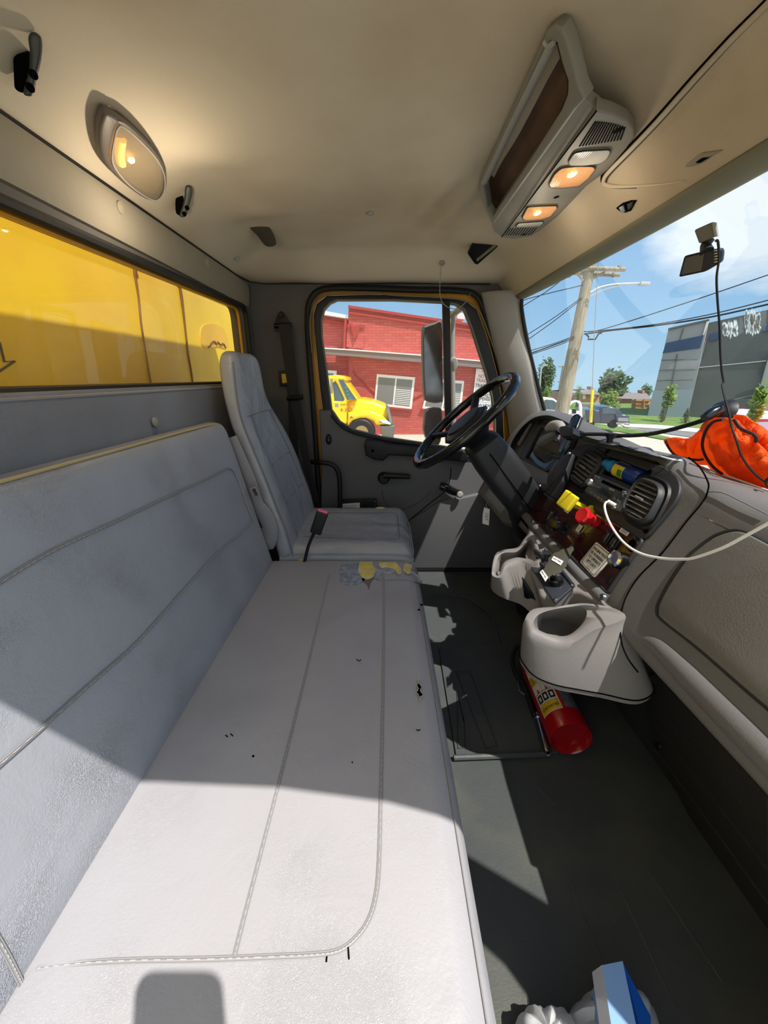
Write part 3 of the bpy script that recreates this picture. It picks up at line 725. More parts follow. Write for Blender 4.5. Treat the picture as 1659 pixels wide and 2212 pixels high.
# driver belt on the rear pillar
sb = thing('driver_seat_belt', atY(640, 1000, 2.03), 'black shoulder belt hanging from upper anchor on the driver side pillar', 'seat belt')
link('anchor_plate', pplate([(607, 671), (615, 677), (630, 708), (628, 716), (594, 716), (591, 708), (600, 677)], yp(.025), .006, .001, rnd=.01), M['black'], sb)
link('anchor_bolt', lathe(atP(608, 681, yp(.026)), (0, -1, 0), [(0, .010), (.010, .010), (.012, 0)], 8), M['blackg'], sb)
link('guide_loop', tube([atP(593, 704, yp(.04)), atP(630, 702, yp(.04))], .011, 10), M['blackg'], sb)
def strap(ctr, w, pl, m, par, thick=.0025):
    P = PX(ctr, pl); P = cr(P, 4, False); A, B = [], []
    for i, p in enumerate(P):
        t = (P[min(i+1, len(P)-1)]-P[max(i-1, 0)]).normalized(); s = t.cross(pl[1]).normalized(); f = i/(len(P)-1)
        ww = w[0]+(w[1]-w[0])*f; A.append(p+s*ww/2); B.append(p-s*ww/2)
    k = len(P)-1
    def f(u, v):
        i = min(int(v*k+1e-9), k-1); t = v*k-i
        return A[i].lerp(A[i+1], t).lerp(B[i].lerp(B[i+1], t), u)
    return link('webbing', grid(f, 1, k, thick), m, par)
strap([(615, 700), (624, 770), (635, 850), (645, 900), (660, 985), (676, 1050), (689, 1105)], (.062, .026), plane((0, 1.99, 1), (.0, -1, 0)), M['belt'], sb)
strap([(613, 715), (622, 800), (630, 860), (636, 1000), (640, 1100)], (.02, .055), yp(.03), M['belt'], sb)
link('latch_plate', tube([atY(620, 861, 1.975), atY(654, 858, 1.975)], .012, 8), M['blackg'], sb)
hb_ = link('height_adjuster', pplate([(601, 802), (622, 800), (626, 832), (604, 835)], yp(.04), .02, .004), M['black'], sb)
link('warning_tag', pplate([(608, 808), (619, 807), (621, 826), (610, 828)], yp(.042), .002, .0005), mat('yellow tag', (205, 180, 30), .5), hb_, label='yellow tag')

# ------------------------------------------------------------------ dash body
def ipl(tab, y):
    if y <= tab[0][0]: return tab[0][1]
    for (a, A), (b, B) in zip(tab, tab[1:]):
        if y <= b: t = (y-a)/(b-a); t = t*t*(3-2*t); return A+(B-A)*t
    return tab[-1][1]
def dpx(z): return .8185+.5*(z-1.07)
ZT = [(.1, .835), (.70, .838), (.84, .850), (.97, .882), (1.15, .876), (1.47, .885), (1.62, .892), (1.8, .895), (1.95, .88), (2.06, .86)]
ZK = [(.1, .505), (.72, .505), (.80, .52), (.95, .52), (1.45, .50), (1.6, .46), (2.06, .46)]
def dprof(y, o=0.0):
    zt = ipl(ZT, y); zk = ipl(ZK, y); xw = min(ws(y, .82)+.03, 1.02)
    dz = max(0, min(.034, zt-.85)); cub = .07 if .985 < y < 1.205 else 0
    p = [(xw, .795), (xw-.03, .812), (max(dpx(zt)+.10, xw-.16), zt-.006-dz), (dpx(zt)+.05, zt+.003-dz*.35), (dpx(zt)+.018, zt-.001), (dpx(zt-.02)+.002, zt-.018), (dpx(zt-.05)+cub, zt-.05), (dpx(.79)+cub, .79), (dpx(.772), .772), (dpx(.74), .74), (dpx(.62), .62), (dpx(zk+.035), zk+.035), (dpx(zk)+.012, zk+.004), (dpx(zk)+.045, zk-.018), (dpx(zk)+.12, zk-.03), (.88, zk-.04)]
    return p
dash = thing('dashboard', (.75, 1.08, .5), 'grey plastic truck dashboard running the full width of the cab', 'dashboard')
def dgrid(y0, y1, nv):
    rows = [cr([V(a, y0+(y1-y0)*j/nv, b) for a, b in dprof(y0+(y1-y0)*j/nv)], 3, False) for j in range(nv+1)]
    bm = bmesh.new(); G = [[bm.verts.new(p) for p in r] for r in rows]
    for A, B in zip(G, G[1:]):
        for i in range(len(A)-1): bm.faces.new((A[i], A[i+1], B[i+1], B[i]))
    return bm_mesh(bm)
link('body', dgrid(.105, 2.05, 90), M['dash'], dash, smooth=180)
# passenger panel: slightly proud shell right of the curved seam
SEAM = [(1488, 988), (1512, 1010), (1528, 1038), (1530, 1056), (1518, 1084), (1480, 1130), (1430, 1195), (1385, 1240), (1360, 1275), (1345, 1310), (1340, 1345), (1342, 1385), (1355, 1420), (1378, 1452)]
link('seam', tube([atP(a, b, off(DP, .001)) for a, b in SEAM], .0017, 6, sm=4), M['hole'], dash)
link('top_pad_seam', tube([atP(a, b, off(DP, .002)) for a, b in [(1532, 1062), (1560, 1064), (1600, 1082), (1659, 1112)]], .0016, 6, sm=4), M['console'], dash)
RC = [(1690, 1192), (1659, 1176), (1612, 1152), (1585, 1147), (1556, 1154), (1531, 1167), (1485, 1205), (1450, 1254), (1426, 1298), (1421, 1319), (1430, 1338), (1504, 1396), (1602, 1481), (1680, 1548), (1800, 1660), (1830, 1270)]
link('glove_box_lid', plate_me(cr(PX(RC, off(DP, .007)), 4), [], off(DP, .007), .012, .004), M['dash_vinyl'], dash)
link('lid_gap', tube(cr(PX(RC, off(DP, -.001)), 4), .0045, 8, closed=True), M['fascia'], dash)
# swelling under the lid edge
link('knee_bolster', tube([atP(a, b, off(DP, -.012)) for a, b in [(1392, 1385), (1430, 1402), (1500, 1470), (1600, 1570), (1720, 1690)]], [.012, .022, .026, .026, .026], 14, sm=4), M['dash'], dash)
# ---- cluster hood
HO = [(1086, 985), (1090, 962), (1100, 944), (1121, 918), (1147, 895), (1176, 887), (1205, 889), (1241, 899), (1277, 917), (1305, 929), (1345, 946), (1390, 966), (1425, 984)]
HI = [(1096, 988), (1101, 965), (1110, 946), (1128, 922), (1152, 903), (1180, 897), (1205, 903), (1232, 917), (1256, 938), (1290, 950), (1330, 958), (1372, 972), (1421, 986)]
HD = [(1106, 992), (1110, 970), (1118, 952), (1134, 932), (1156, 916), (1182, 911), (1203, 918), (1226, 932), (1240, 950), (1262, 962), (1300, 966), (1350, 976), (1418, 990)]
a = cr(PX(HI, off(DP, .045)), 4, False); b = cr(PX(HO, off(DP, .025)), 4, False); c = cr([p+V(.15, 0, -.065) for p in PX(HO, off(DP, -.01))], 4, False)
a2 = cr(PX(HI, off(DP, .040)), 4, False); d = cr(PX(HD, off(DP, -.03)), 4, False)
link('cluster_hood', loft([d, a2, a, b, c], closed=False), M['dash'], dash, smooth=70)
CL = [(1119, 987), (1164, 906), (1246, 944), (1226, 985), (1180, 1020)]
CG = [(1134, 988), (1168, 922), (1220, 944), (1200, 990), (1177, 1014)]
bz = link('cluster_bezel', plate_me(rc(PX(CL, off(DP, .012)), .02), [rc(PX(CG, off(DP, .012)), .006)], off(DP, .012), .05, .004), M['black'], dash)
link('cluster_face', pplate(CG, off(DP, -.018), .004), mat('cluster face', (96, 100, 112), .3, var=.5, vscale=18), bz)
link('cluster_lens', pplate(CG, off(DP, .002), .002), glass('lens', (.9, .93, 1), .10), bz)
o_, ux_, uy_, n_ = fr(DP)
for (px, py, r) in ((1162, 965, .042), (1184, 982, .034), (1150, 982, .022)):
    c0 = atP(px, py, off(DP, -.016))
    ring = [c0+ux_*math.cos(t*math.pi/16)*r+uy_*math.sin(t*math.pi/16)*r for t in range(32)]
    link('gauge', join([tube(ring, .0015, 5, closed=True), tube([c0, c0+ux_*r*.5+uy_*r*.6], .0012, 4)]), M['pillar'], bz)
for a, b in (((1120, 962), (1147, 915)),):
    link('trim_rib', tube(PX([a, b], off(DP, .016)), .009, 8), M['dash'], dash)
# black switch fascia with vents, cubby, radio
UF = [(1192, 1050), (1207, 1015), (1222, 985), (1240, 966), (1262, 958), (1300, 965), (1360, 982), (1430, 1006), (1462, 1026), (1470, 1050), (1462, 1080), (1432, 1118), (1389, 1168), (1300, 1108), (1215, 1056)]
CB = [(1313, 985), (1401, 1018), (1372, 1053), (1291, 1018)]
fas = Pend('centre_fascia', dash)
link('panel', plate_me(rc(PX(UF, off(DP, .010)), .02, 3), [PX(CB, off(DP, .010))], off(DP, .010), .03, .004), M['fascia'], fas)
cbx = link('cubby', plate_me(PX([(1309, 982), (1405, 1018), (1373, 1057), (1287, 1018)], off(DP, -.05)), [], off(DP, -.05), .006), M['hole'], fas)
cw = PX(CB, off(DP, .009)); cw2 = PX(CB, off(DP, -.05)); link('cubby_wall', loft([cw, [p-n_*.06 for p in cw]], False, False), M['black'], fas)
for a, b in ((1312, 975), (1403, 1020), (1396, 1146), (1248, 1052)):
    link('screw', lathe(atP(a, b, off(DP, .011)), n_, [(0, .0005), (.005, .0005), (.007, .002), (.008, 0)], 14), M['hole'], fas)
def vent(cpx, along, across, label):
    """cpx centre px; along/across: pixel points of long and short half axes"""
    pl = off(DP, .012); c0 = atP(*cpx, pl); A = atP(*along, pl)-c0; B = atP(*across, pl)-c0
    v = Pend('air_vent', dash, label)
    def el(k, o, e=.62):
        r = []
        for i in range(36):
            t = 2*math.pi*i/36; cc, ss = math.cos(t), math.sin(t)
            r.append(c0+A*k*math.copysign(abs(cc)**e, cc)+B*k*math.copysign(abs(ss)**e, ss)+n_*o)
        return r
    link('housing', loft([el(1.28, -.002), el(1.22, .004), el(1.10, .001), el(1.06, -.012)], False, False), M['black'], v)
    link('barrel', loft([el(.80, -.02), el(.82, .010), el(.93, .016), el(1.05, .008), el(1.06, -.02)], False, False), M['fascia'], v)
    link('duct', plate_me(el(.80, -.012), [], off(DP, 0), .004), M['hole'], v)
    for i in range(7):
        f = -.72+1.44*i/6; w = math.sqrt(max(.05, 1-abs(f)**3))*.80
        p = c0+A*f+n_*.008
        link('slat', tube([p-B*w, p+B*w], 1, 6, flat=(.007, .0017)), M['dash'], v)
    link('thumb_tab', tube([c0-B*.28+n_*.018, c0+B*.22+n_*.018], .0035, 8), M['console'], v)
vent((1268, 1014), (1246, 1046), (1287, 1028), 'oval louvred dash vent between phone holder and cubby, shadowed')
vent((1393, 1083), (1372, 1124), (1424, 1098), 'oval louvred dash vent right of the radio with raised rim')
# radio
rd = thing('car_radio', atP(1313, 1072, DP), 'silver-black car radio faceplate with knob, slot and display', 'radio')
RD = [(1286, 1023), (1365, 1058), (1336, 1106), (1260, 1062)]
link('faceplate', plate_me(rc(PX(RD, off(DP, .026)), .01), [], off(DP, .026), .03, .004), mat('radio face', (70, 72, 75), .3, spec=.6), rd)
link('slot', pplate([(1302, 1036), (1350, 1058), (1347, 1064), (1298, 1042)], off(DP, .0275), .004), M['hole'], rd)
link('display', pplate([(1291, 1047), (1325, 1064), (1317, 1077), (1286, 1060)], off(DP, .0275), .004, .001), mat('display', (44, 50, 54), .15), rd)
link('display_segment', pplate([(1316, 1053), (1326, 1057), (1325, 1061), (1315, 1057)], off(DP, .0285), .003), M['pillar'], rd)
link('volume_knob', lathe(atP(1277, 1043, off(DP, .026)), n_, [(0, .014), (.009, .014), (.012, .011), (.013, 0)], 20), M['steel'], rd)
link('select_knob', lathe(atP(1344, 1072, off(DP, .026)), n_, [(0, .008), (.009, .008), (.011, 0)], 16), M['fascia'], rd)
for i in range(6):
    a = 1275+i*7.2; b = 1061+i*4.6
    link('preset_button', pplate([(a, b), (a+5, b+2.6), (a+3, b+6.6), (a-2, b+4)], off(DP, .030), .005, .001), M['steel'], rd)
for a, b in ((1288, 1029), (1294, 1032), (1349, 1063), (1330, 1078), (1338, 1082), (1327, 1098), (1352, 1068)):
    link('button', lathe(atP(a, b, off(DP, .026)), n_, [(0, .006), (.004, .005), (.005, 0)], 10), M['steel'], rd)
# spray can lying in the cubby
can = thing('spray_can', atP(1340, 1025, DP), 'blue and yellow spray can with light blue cap lying in the dash cubby', 'spray can')
a, b = atP(1312, 1003, off(DP, .006)), atP(1392, 1038, off(DP, -.012)); ax = (b-a); L = ax.length; ax.normalize()
link('body', lathe(a+ax*.045, ax, [(0, 0), (.020, 0), (.024, .006), (.024, L-.06), (.021, L-.052), (0, L-.052)], 28), mat('can blue', (24, 60, 132), .3), can)
link('cap', lathe(a-ax*.014, ax, [(0, 0), (.010, 0), (.013, .004), (.014, .03), (.019, .034), (.019, .058), (0, .058)], 24), mat('cap blue', (40, 140, 205), .35), can)
def wrapc(o, ax, r, h0, h1, t0, t1, n=12, up=(0, 0, 1)):
    x, y, z = basis(ax, up)
    return grid(lambda u, v: o+z*(h0+(h1-h0)*v)+(x*math.cos(t0+(t1-t0)*u)+y*math.sin(t0+(t1-t0)*u))*r, n, 1)
xx, yy, zz = basis(ax, -n_)
def ang(dirv): d = Vector(dirv); return math.atan2(d.dot(yy), d.dot(xx))
vdir = (CAM-a).normalized(); t0 = ang(vdir)
o = a+ax*.045
link('label_patch', wrapc(o, ax, .0244, .010, .055, t0-1.1, t0+1.1, up=-n_), mat('label yellow', (222, 196, 40), .4), can)
link('label_tree', wrapc(o, ax, .0247, .034, .052, t0+.0, t0+.8, up=-n_), mat('label green', (40, 130, 60), .4), can)
link('label_band', wrapc(o, ax, .0247, .012, L-.07, t0-1.0, t0-.45, up=-n_), mat('label navy', (22, 40, 110), .4), can)
# ---- burgundy switch panel
WP = [(1132, 1104), (1150, 1062), (1206, 1056), (1300, 1108), (1389, 1166), (1312, 1283), (1216, 1184)]
sw = Pend('switch_panel', dash, 'burgundy wood-effect panel')
wood = mat('burgundy wood', (72, 22, 20), .16, var=.75, vscale=9, var_col=(28, 14, 13), spec=.6, coat=.5, aniso=(1, .4, 1))
link('panel', plate_me(rc(PX(WP, off(DP, .006)), .012), [], off(DP, .006), .012, .002), wood, sw)
link('frame', tube(rc(PX(WP, off(DP, .006)), .012), .005, 8, closed=True), M['fascia'], sw)
bar = [(1134, 1112), (1160, 1143), (1200, 1186), (1250, 1240), (1306, 1296)]
link('lower_bar', tube(PX(bar, off(DP, .004)), [.017]*5, 12, sm=3), M['dash'], sw)
link('frame_gap', tube([p+V(-.012, 0, -.015) for p in PX(bar, off(DP, .002))], .006, 8, sm=3), M['hole'], sw)
for a, b in ((1151, 1127), (1303, 1290)): link('screw', lathe(atP(a, b, off(DP, .014)), n_, [(0, .006), (.007, .006), (.009, 0)], 14), M['steel'], sw)
# black bracket bridging cluster and switch panel
br = thing('phone_bracket', atP(1190, 1075, DP), 'black bracket with curved plate standing left of the vents', 'bracket')
link('arm', plate_me(rc(PX([(1222, 972), (1236, 980), (1212, 1040), (1188, 1074), (1163, 1056), (1166, 1043), (1184, 1044), (1200, 1010)], off(DP, .05)), .006), [], off(DP, .05), .03, .004), M['black'], br)
link('curved_plate', plate_me(cr(PX([(1210, 992), (1198, 1000), (1184, 1020), (1181, 1044), (1190, 1040), (1206, 1014)], off(DP, .045)), 4), [], off(DP, .045), .015, .003), M['fascia'], br)
for a, b in ((1230, 980), (1166, 1050)): link('bolt', lathe(atP(a, b, off(DP, .051)), n_, [(0, .004), (.005, .004), (.006, 0)], 10), M['steel'], br)
# knobs and switches
def sys_(px, py, h=0.0): return atP(px, py, off(DP, .0065+h))
yk = Pend('brake_knob', dash, 'square yellow parking brake pull knob on the switch panel')
ym = mat('yellow plastic', (228, 206, 40), .35)
c0 = sys_(1262, 1098)
d = (sys_(1226, 1082, .075)-c0); ax2 = d.normalized()
link('stem', tube([c0, c0+d*.85], 1, 8, flat=(.017, .012)), ym, yk)
bx, by, bz_ = basis(ax2, n_)
link('head', box(c0+d, (.052, .052, .018), .006, 3, ax=(bx, by, bz_)), ym, yk)
rk = Pend('trailer_knob', dash, 'red octagonal air supply pull knob beside the yellow one')
rm = mat('red plastic', (196, 24, 34), .25)
c0 = sys_(1288, 1128); d = sys_(1257, 1112, .06)-c0
link('stem', lathe(c0, d, [(.016, 0), (.016, d.length*.8), (.0, d.length*.8)], 20), rm, rk)
link('head', lathe(c0+d*.75, d, [(0, 0), (.020, 0), (.024, .004), (.024, .014), (.020, .018), (0, .016)], 8), rm, rk, smooth=20)
bk2 = Pend('cigar_lighter', dash, 'black round pull knob on a chrome stem')
c0 = sys_(1220, 1143); d = sys_(1197, 1132, .055)-c0
link('stem', lathe(c0, d, [(.009, 0), (.009, d.length), (0, d.length)], 16), M['steel'], bk2)
link('head', lathe(c0+d*.9, d, [(0, 0), (.016, 0), (.023, .005), (.024, .012), (.019, .019), (0, .021)], 24), M['blackg'], bk2)
link('bezel', lathe(c0+V(0, 0, 0), n_, [(.014, .001), (.016, .003), (.022, .002), (.024, .005), (.030, .003), (.032, 0)], 28), M['black'], bk2)
link('valve_bezel', lathe(sys_(1274, 1108), n_, [(.012, 0), (.012, .012), (.022, .012), (.024, 0)], 4), ym, yk, smooth=30)
def rocker(px, py, label):
    c = sys_(px, py); o, ux, uy, n = fr(DP); k = (atP(px-8, py+12, DP)-atP(px, py, DP)).normalized(); s = n.cross(k)
    t = Pend('rocker_switch', dash)
    link('frame', box(c+n*.003, (.024, .046, .010), .004, 3, ax=(s, k, n)), M['black'], t)
    link('rocker', box(c+n*.009+k*.004, (.016, .034, .010), .006, 3, ax=(s, k, n)), M['blackg'], t)
rocker(1192, 1114, 'black rocker switch left of the yellow knob')
rocker(1317, 1160, 'upper black rocker switch right of the red knob')
rocker(1331, 1175, 'black rocker switch nearest the warning placard')
sk = Pend('power_socket', dash, 'round black accessory socket at right edge of the switch panel')
link('ring', lathe(sys_(1368, 1177), n_, [(.010, -.003), (.012, .006), (.017, .006), (.019, 0)], 24), M['blackg'], sk)
link('well', lathe(sys_(1368, 1177), n_, [(0, .001), (.011, .001)], 20), M['hole'], sk)
sk = Pend('chrome_socket', dash, 'chrome capped accessory plug below the black socket')
c0 = sys_(1345, 1212); link('barrel', lathe(c0, n_+V(-.3, -.2, 0), [(.022, 0), (.022, .020), (.019, .026), (0, .026)], 24), M['blackg'], sk)
link('cap', lathe(c0+(n_+V(-.3, -.2, 0)).normalized()*.024, n_+V(-.3, -.2, 0), [(.020, -.004), (.021, .004), (.015, .008), (.014, .003), (0, .003)], 24), M['chrome'], sk)
link('blank_plug', lathe(sys_(1316, 1252), n_, [(0, .002), (.009, .002), (.010, .001), (.012, 0)], 20), M['black'], dash)
# warning placard
pc = Pend('warning_placard', dash, 'white placard reading ENGINE MUST BE RUNNING TO OPERATE LIFT GATE')
PC = [(1288, 1170), (1324, 1200), (1283, 1248), (1252, 1214)]
pl = off(DP, .009)
P = PX(PC, pl); link('plate', plate_me(rc(P, .006), [], pl, .003, .0005), M['paper'], pc)
inn = [sum(P, V(0, 0, 0))/4+(p-sum(P, V(0, 0, 0))/4)*.88+n_*.0006 for p in P]
link('border', tube(rc(inn, .006), .0007, 4, closed=True), M['ink'], pc)
uxp = (P[1]-P[0]).normalized(); uyp = (n_.cross(uxp)).normalized(); wid = (P[1]-P[0]).length; hgt = (P[3]-P[0]).length
for i, s in enumerate(['ENGINE MUST', 'BE RUNNING', 'TO OPERATE', 'LIFT GATE']):
    c = (P[0]+P[1])/2-uyp*hgt*(.27+.17*i)+n_*.0006
    c = c+(P[3]-P[0]+uyp*hgt)*(.2+.2*i)*.9
    link('lettering', text_me(s, hgt*.155, c, uxp, uyp, .0004, 'CENTER', sx=wid*.86/(hgt*.155*6.9)), M['ink'], pc)
def sticker(px, py, w, h, label, m=M['paper'], pl=None, txt=None, par=None, rot=0):
    pl = pl or off(DP, .009); c = atP(px, py, pl); o, ux, uy, n = fr(pl)
    ux, uy = ux*math.cos(rot)+uy*math.sin(rot), uy*math.cos(rot)-ux*math.sin(rot)
    t = Pend('sticker', dash, label)
    link('paper', box(c, (w, h, .001), 0, ax=(ux, uy, n)), m, t)
    if txt: link('lettering', text_me(txt, h*.5, c-ux*w*.42-uy*h*.2+n*.0006, ux, uy, .0003), M['ink'], t)
    else: link('printed_lines', join([tube([c-ux*w*.35+uy*h*k+n*.0008, c+ux*w*.35+uy*h*k+n*.0008], .0006, 4) for k in (-.22, 0, .22)]), M['ink'], t)
sticker(1228, 1098, .030, .030, 'small white caption below the yellow knob')
sticker(1251, 1141, .020, .022, 'small white caption below the red knob')
sticker(1349, 1148, .034, .014, 'pale sticker at the top right of the burgundy panel')
# ---- console with cup holders
con = thing('cup_console', V(.42, .95, .385), 'grey moulded console with two open cup trays and a control plate', 'console')
def ringP(l): return cr([atZ(a, b, c) for a, b, c in l], 5)
topB = [(1152, 1316, .52), (1133, 1342, .512), (1144, 1366, .505), (1170, 1380, .495), (1205, 1392, .488), (1240, 1388, .498), (1282, 1362, .525), (1334, 1344, .542), (1352, 1330, .55), (1320, 1312, .555), (1258, 1303, .545), (1205, 1310, .53)]
botB = [(1148, 1360, .41), (1124, 1408, .40), (1137, 1440, .395), (1160, 1462, .39), (1200, 1478, .39), (1250, 1488, .39), (1300, 1497, .39), (1379, 1511, .39), (1410, 1480, .41), (1340, 1420, .41), (1260, 1370, .41), (1195, 1345, .41)]
inB = [(1162, 1329, .518), (1152, 1346, .512), (1160, 1358, .508), (1180, 1368, .50), (1208, 1374, .495), (1232, 1370, .503), (1256, 1350, .518), (1266, 1334, .525), (1266, 1318, .532), (1248, 1311, .538), (1215, 1313, .533), (1182, 1320, .525)]
inb2 = [(a, b, c) for a, b, c in [(1170, 1345, .44), (1166, 1362, .43), (1174, 1374, .43), (1188, 1382, .43), (1206, 1386, .43), (1224, 1382, .43), (1242, 1364, .43), (1250, 1345, .435), (1250, 1330, .44), (1238, 1322, .44), (1212, 1322, .44), (1186, 1330, .44)]]
tb, bb, ib, i2 = map(ringP, (topB, botB, inB, inb2))
cB = sum(tb, V(0, 0, 0))/len(tb)
tb2 = [p+(p-cB)*.03+V(0, 0, -.012) for p in tb]
lip = [p+V(0, 0, -.014) for p in bb]
link('near_tray', loft([[p+(q-p)*.05 for p, q in zip(lip, [cB]*len(lip))], lip, bb, [b.lerp(t, .85) for b, t in zip(bb, tb2)], tb2, tb, [a.lerp(b, .5)+V(0, 0, .003) for a, b in zip(tb, ib)], ib, [a.lerp(b, .2) for a, b in zip(ib, i2)], [a.lerp(b, .85) for a, b in zip(ib, i2)], i2]), M['console'], con, smooth=60)
link('tray_seam', tube([p+(p-cB)*.012 for p in bb], .0018, 5, closed=True), M['hole'], con)
topA = [(1150, 1150, .575), (1133, 1162, .555), (1118, 1182, .535), (1085, 1188, .52), (1069, 1200, .51), (1062, 1236, .485), (1068, 1246, .475), (1082, 1246, .48), (1092, 1222, .505), (1125, 1212, .52), (1150, 1222, .525), (1168, 1205, .55)]
botA = [(1150, 1225, .42), (1130, 1230, .42), (1110, 1240, .41), (1080, 1240, .41), (1064, 1250, .41), (1060, 1268, .405), (1070, 1282, .40), (1092, 1294, .40), (1125, 1306, .40), (1155, 1330, .40), (1175, 1325, .40), (1180, 1290, .42)]
inA = [(1148, 1165, .565), (1134, 1175, .55), (1116, 1192, .53), (1090, 1194, .518), (1076, 1204, .508), (1068, 1236, .485), (1071, 1242, .478), (1078, 1241, .48), (1088, 1215, .503), (1115, 1204, .52), (1140, 1206, .53), (1154, 1190, .55)]
inA2 = [(1140, 1200, .45), (1128, 1208, .45), (1112, 1216, .445), (1094, 1220, .44), (1084, 1226, .44), (1076, 1238, .44), (1076, 1244, .44), (1082, 1244, .44), (1092, 1236, .44), (1110, 1232, .44), (1128, 1228, .445), (1138, 1212, .45)]
ta, ba, ia, i2 = map(ringP, (topA, botA, inA, inA2))
link('far_tray', loft([ba, [b.lerp(t, .9) for b, t in zip(ba, ta)], ta, [a.lerp(b, .5)+V(0, 0, .003) for a, b in zip(ta, ia)], ia, [a.lerp(b, .85) for a, b in zip(ia, i2)], i2]), M['console'], con, smooth=60)
SH = [(1140, 1122), (1345, 1336), (1290, 1300), (1240, 1275), (1165, 1290), (1158, 1262), (1140, 1222), (1132, 1200), (1140, 1165)]
link('shelf', plate_me(rc(PX(SH, CP), .02), [], CP, .10, .01), M['console'], con)
link('side_slot', plate_me(PX([(1127, 1248), (1160, 1300), (1157, 1306), (1132, 1290)], plane(atZ(1145, 1275, .45)+V(-.01, -.02, 0), (-.6, -.8, .1))), [], plane(atZ(1145, 1275, .45)+V(-.01, -.02, 0), (-.6, -.8, .1)), .01, .002), M['blackg'], con)
CN = CP[1]
hp = link('control_plate', plate_me(rc(PX([(1178, 1183), (1243, 1263), (1198, 1302), (1145, 1222)], off(CP, .006)), .006), [], off(CP, .006), .008, .0015), mat('blue black plate', (42, 46, 54), .5), con)
for a, b in ((1146, 1214), (1201, 1294), (1180, 1187), (1236, 1263)): link('screw', lathe(atP(a, b, off(CP, .006)), CN, [(0, .004), (.004, .004), (.006, 0)], 10), M['steel'], hp)
for a, b, r, k in ((1168, 1213, .014, 1.5), (1202, 1260, .019, 1.3), (1176, 1240, .009, 1)):
    c = atP(a, b, off(CP, .006)); kn = link('control_knob', lathe(c, CN, [(r, 0), (r, .012), (r*.8, .018), (0, .019)], 24), M['blackg'], con)
    dr = (atP(a-14, b-10, CP)-atP(a, b, CP)).normalized()
    link('knob_grip', box(c+CN*.026+dr*r*.3, (r*2*k, r*.8, .022), .006, 3, ax=(dr, CN.cross(dr), CN)), M['fascia'], kn)
# jagged tags on a string, lying on the control plate
jg = []
kt = thing('key_tag', atP(1210, 1225, off(CP, .03)), 'jagged dark tag with two white labels hanging over the control plate', 'tag')
jag = [(1240, 1174), (1222, 1185), (1202, 1192), (1188, 1202), (1182, 1216), (1173, 1230), (1182, 1250), (1192, 1242), (1206, 1238), (1220, 1226), (1226, 1210), (1236, 1192)]
for i, (a, b) in enumerate(jag):
    c, d = jag[(i+1) % len(jag)]
    for j in range(3): t = j/3; k = 2.2 if j == 1 else -.6; L = math.hypot(c-a, d-b); jg.append((a+(c-a)*t-(d-b)/L*k, b+(d-b)*t+(c-a)/L*k))
jag = jg
tm = mat('tag brown', (66, 64, 54), .7)
pj = off(CP, .045); link('tag', plate_me(PX(jag, pj), [], pj, .003, .0008), tm, kt)
link('string', tube([atP(1238, 1178, pj), atP(1252, 1160, pj), sys_(1270, 1138, .03), sys_(1272, 1130, .03)], .0010, 5, sm=4), M['ink'], kt)
for (quad, s) in (([(1196, 1201), (1217, 1212), (1211, 1221), (1191, 1209)], 'Lift & Trees'), ([(1172, 1230), (1184, 1247), (1178, 1256), (1166, 1236)], 'Black key')):
    q = PX(quad, off(CP, .0475)); lw = link('paper_label', plate_me(q, [], off(CP, .0475), .001), M['paper'], kt)
    ux = (q[1]-q[0]).normalized(); uy = CN.cross(ux); link('lettering', text_me(s, (q[3]-q[0]).length*.42, q[3]+(q[0]-q[3])*.35+ux*.003+CN*.001, ux, uy, .0003, sx=(q[1]-q[0]).length/((q[3]-q[0]).length*.42*len(s)*.52)), M['ink'], lw)
# ---- steering column and wheel
YW = 1.5
WC = atY(1000, 910, YW); WN = V(-.69, 0, .724).normalized()
wx = V(0, 1, 0); wy = WN.cross(wx)
wy = -wy if wy.z < 0 else wy
wh = thing('steering_wheel', WC, 'black four-spoke steering wheel with ribbed rim and wide hub', 'steering wheel')
RW = .232
ring = []; rr = []
for i in range(96):
    t = 2*math.pi*i/96; ring.append(WC+(wx*math.cos(t)+wy*math.sin(t))*RW); rr.append(.0178+.0006*math.sin(t*30))
link('rim', tube(ring, rr, 12, closed=True), M['blackg'], wh, smooth=180)
link('hub', lathe(WC-WN*.055, WN, [(0, -.03), (.06, -.03), (.085, 0), (.10, .03), (.10, .042), (.085, .052), (0, .056)], 36, sx=1.05, sy=.92), M['black'], wh)
link('horn_pad', lathe(WC-WN*.002, WN, [(.075, 0), (.072, .006), (.05, .009), (0, .010)], 32), M['rubber'], wh)
for t in (32, 148, 212, 328):
    t = math.radians(t); d = wx*math.cos(t)+wy*math.sin(t)
    link('spoke', tube([WC+d*.07-WN*.03, WC+d*.14-WN*.018, WC+d*(RW-.004)], 1, 10, sm=4, flat=(.016, .012)), M['black'], wh)
col = thing('steering_column', V(.55, YW, .55), 'dark grey steering column shroud between wheel and dash', 'steering column')
def sec(c, ax, w, h, n=36, e=.45):
    x = V(0, 1, 0); y = ax.cross(x)
    return [c+x*w*math.copysign(abs(math.cos(2*math.pi*i/n))**e, math.cos(2*math.pi*i/n))+y*h*math.copysign(abs(math.sin(2*math.pi*i/n))**e, math.sin(2*math.pi*i/n)) for i in range(n)]
A = WC-WN*.09; Bp = V(.585, YW, .575); axd = (Bp-A).normalized()
link('shroud', loft([sec(A, axd, .05, .045), sec(A+axd*.02, axd, .085, .066), sec(A.lerp(Bp, .3), axd, .095, .076), sec(A.lerp(Bp, .6), axd, .094, .078), sec(A.lerp(Bp, .93), axd, .088, .072), sec(Bp, axd, .078, .062)]), M['fascia'], col, smooth=50)
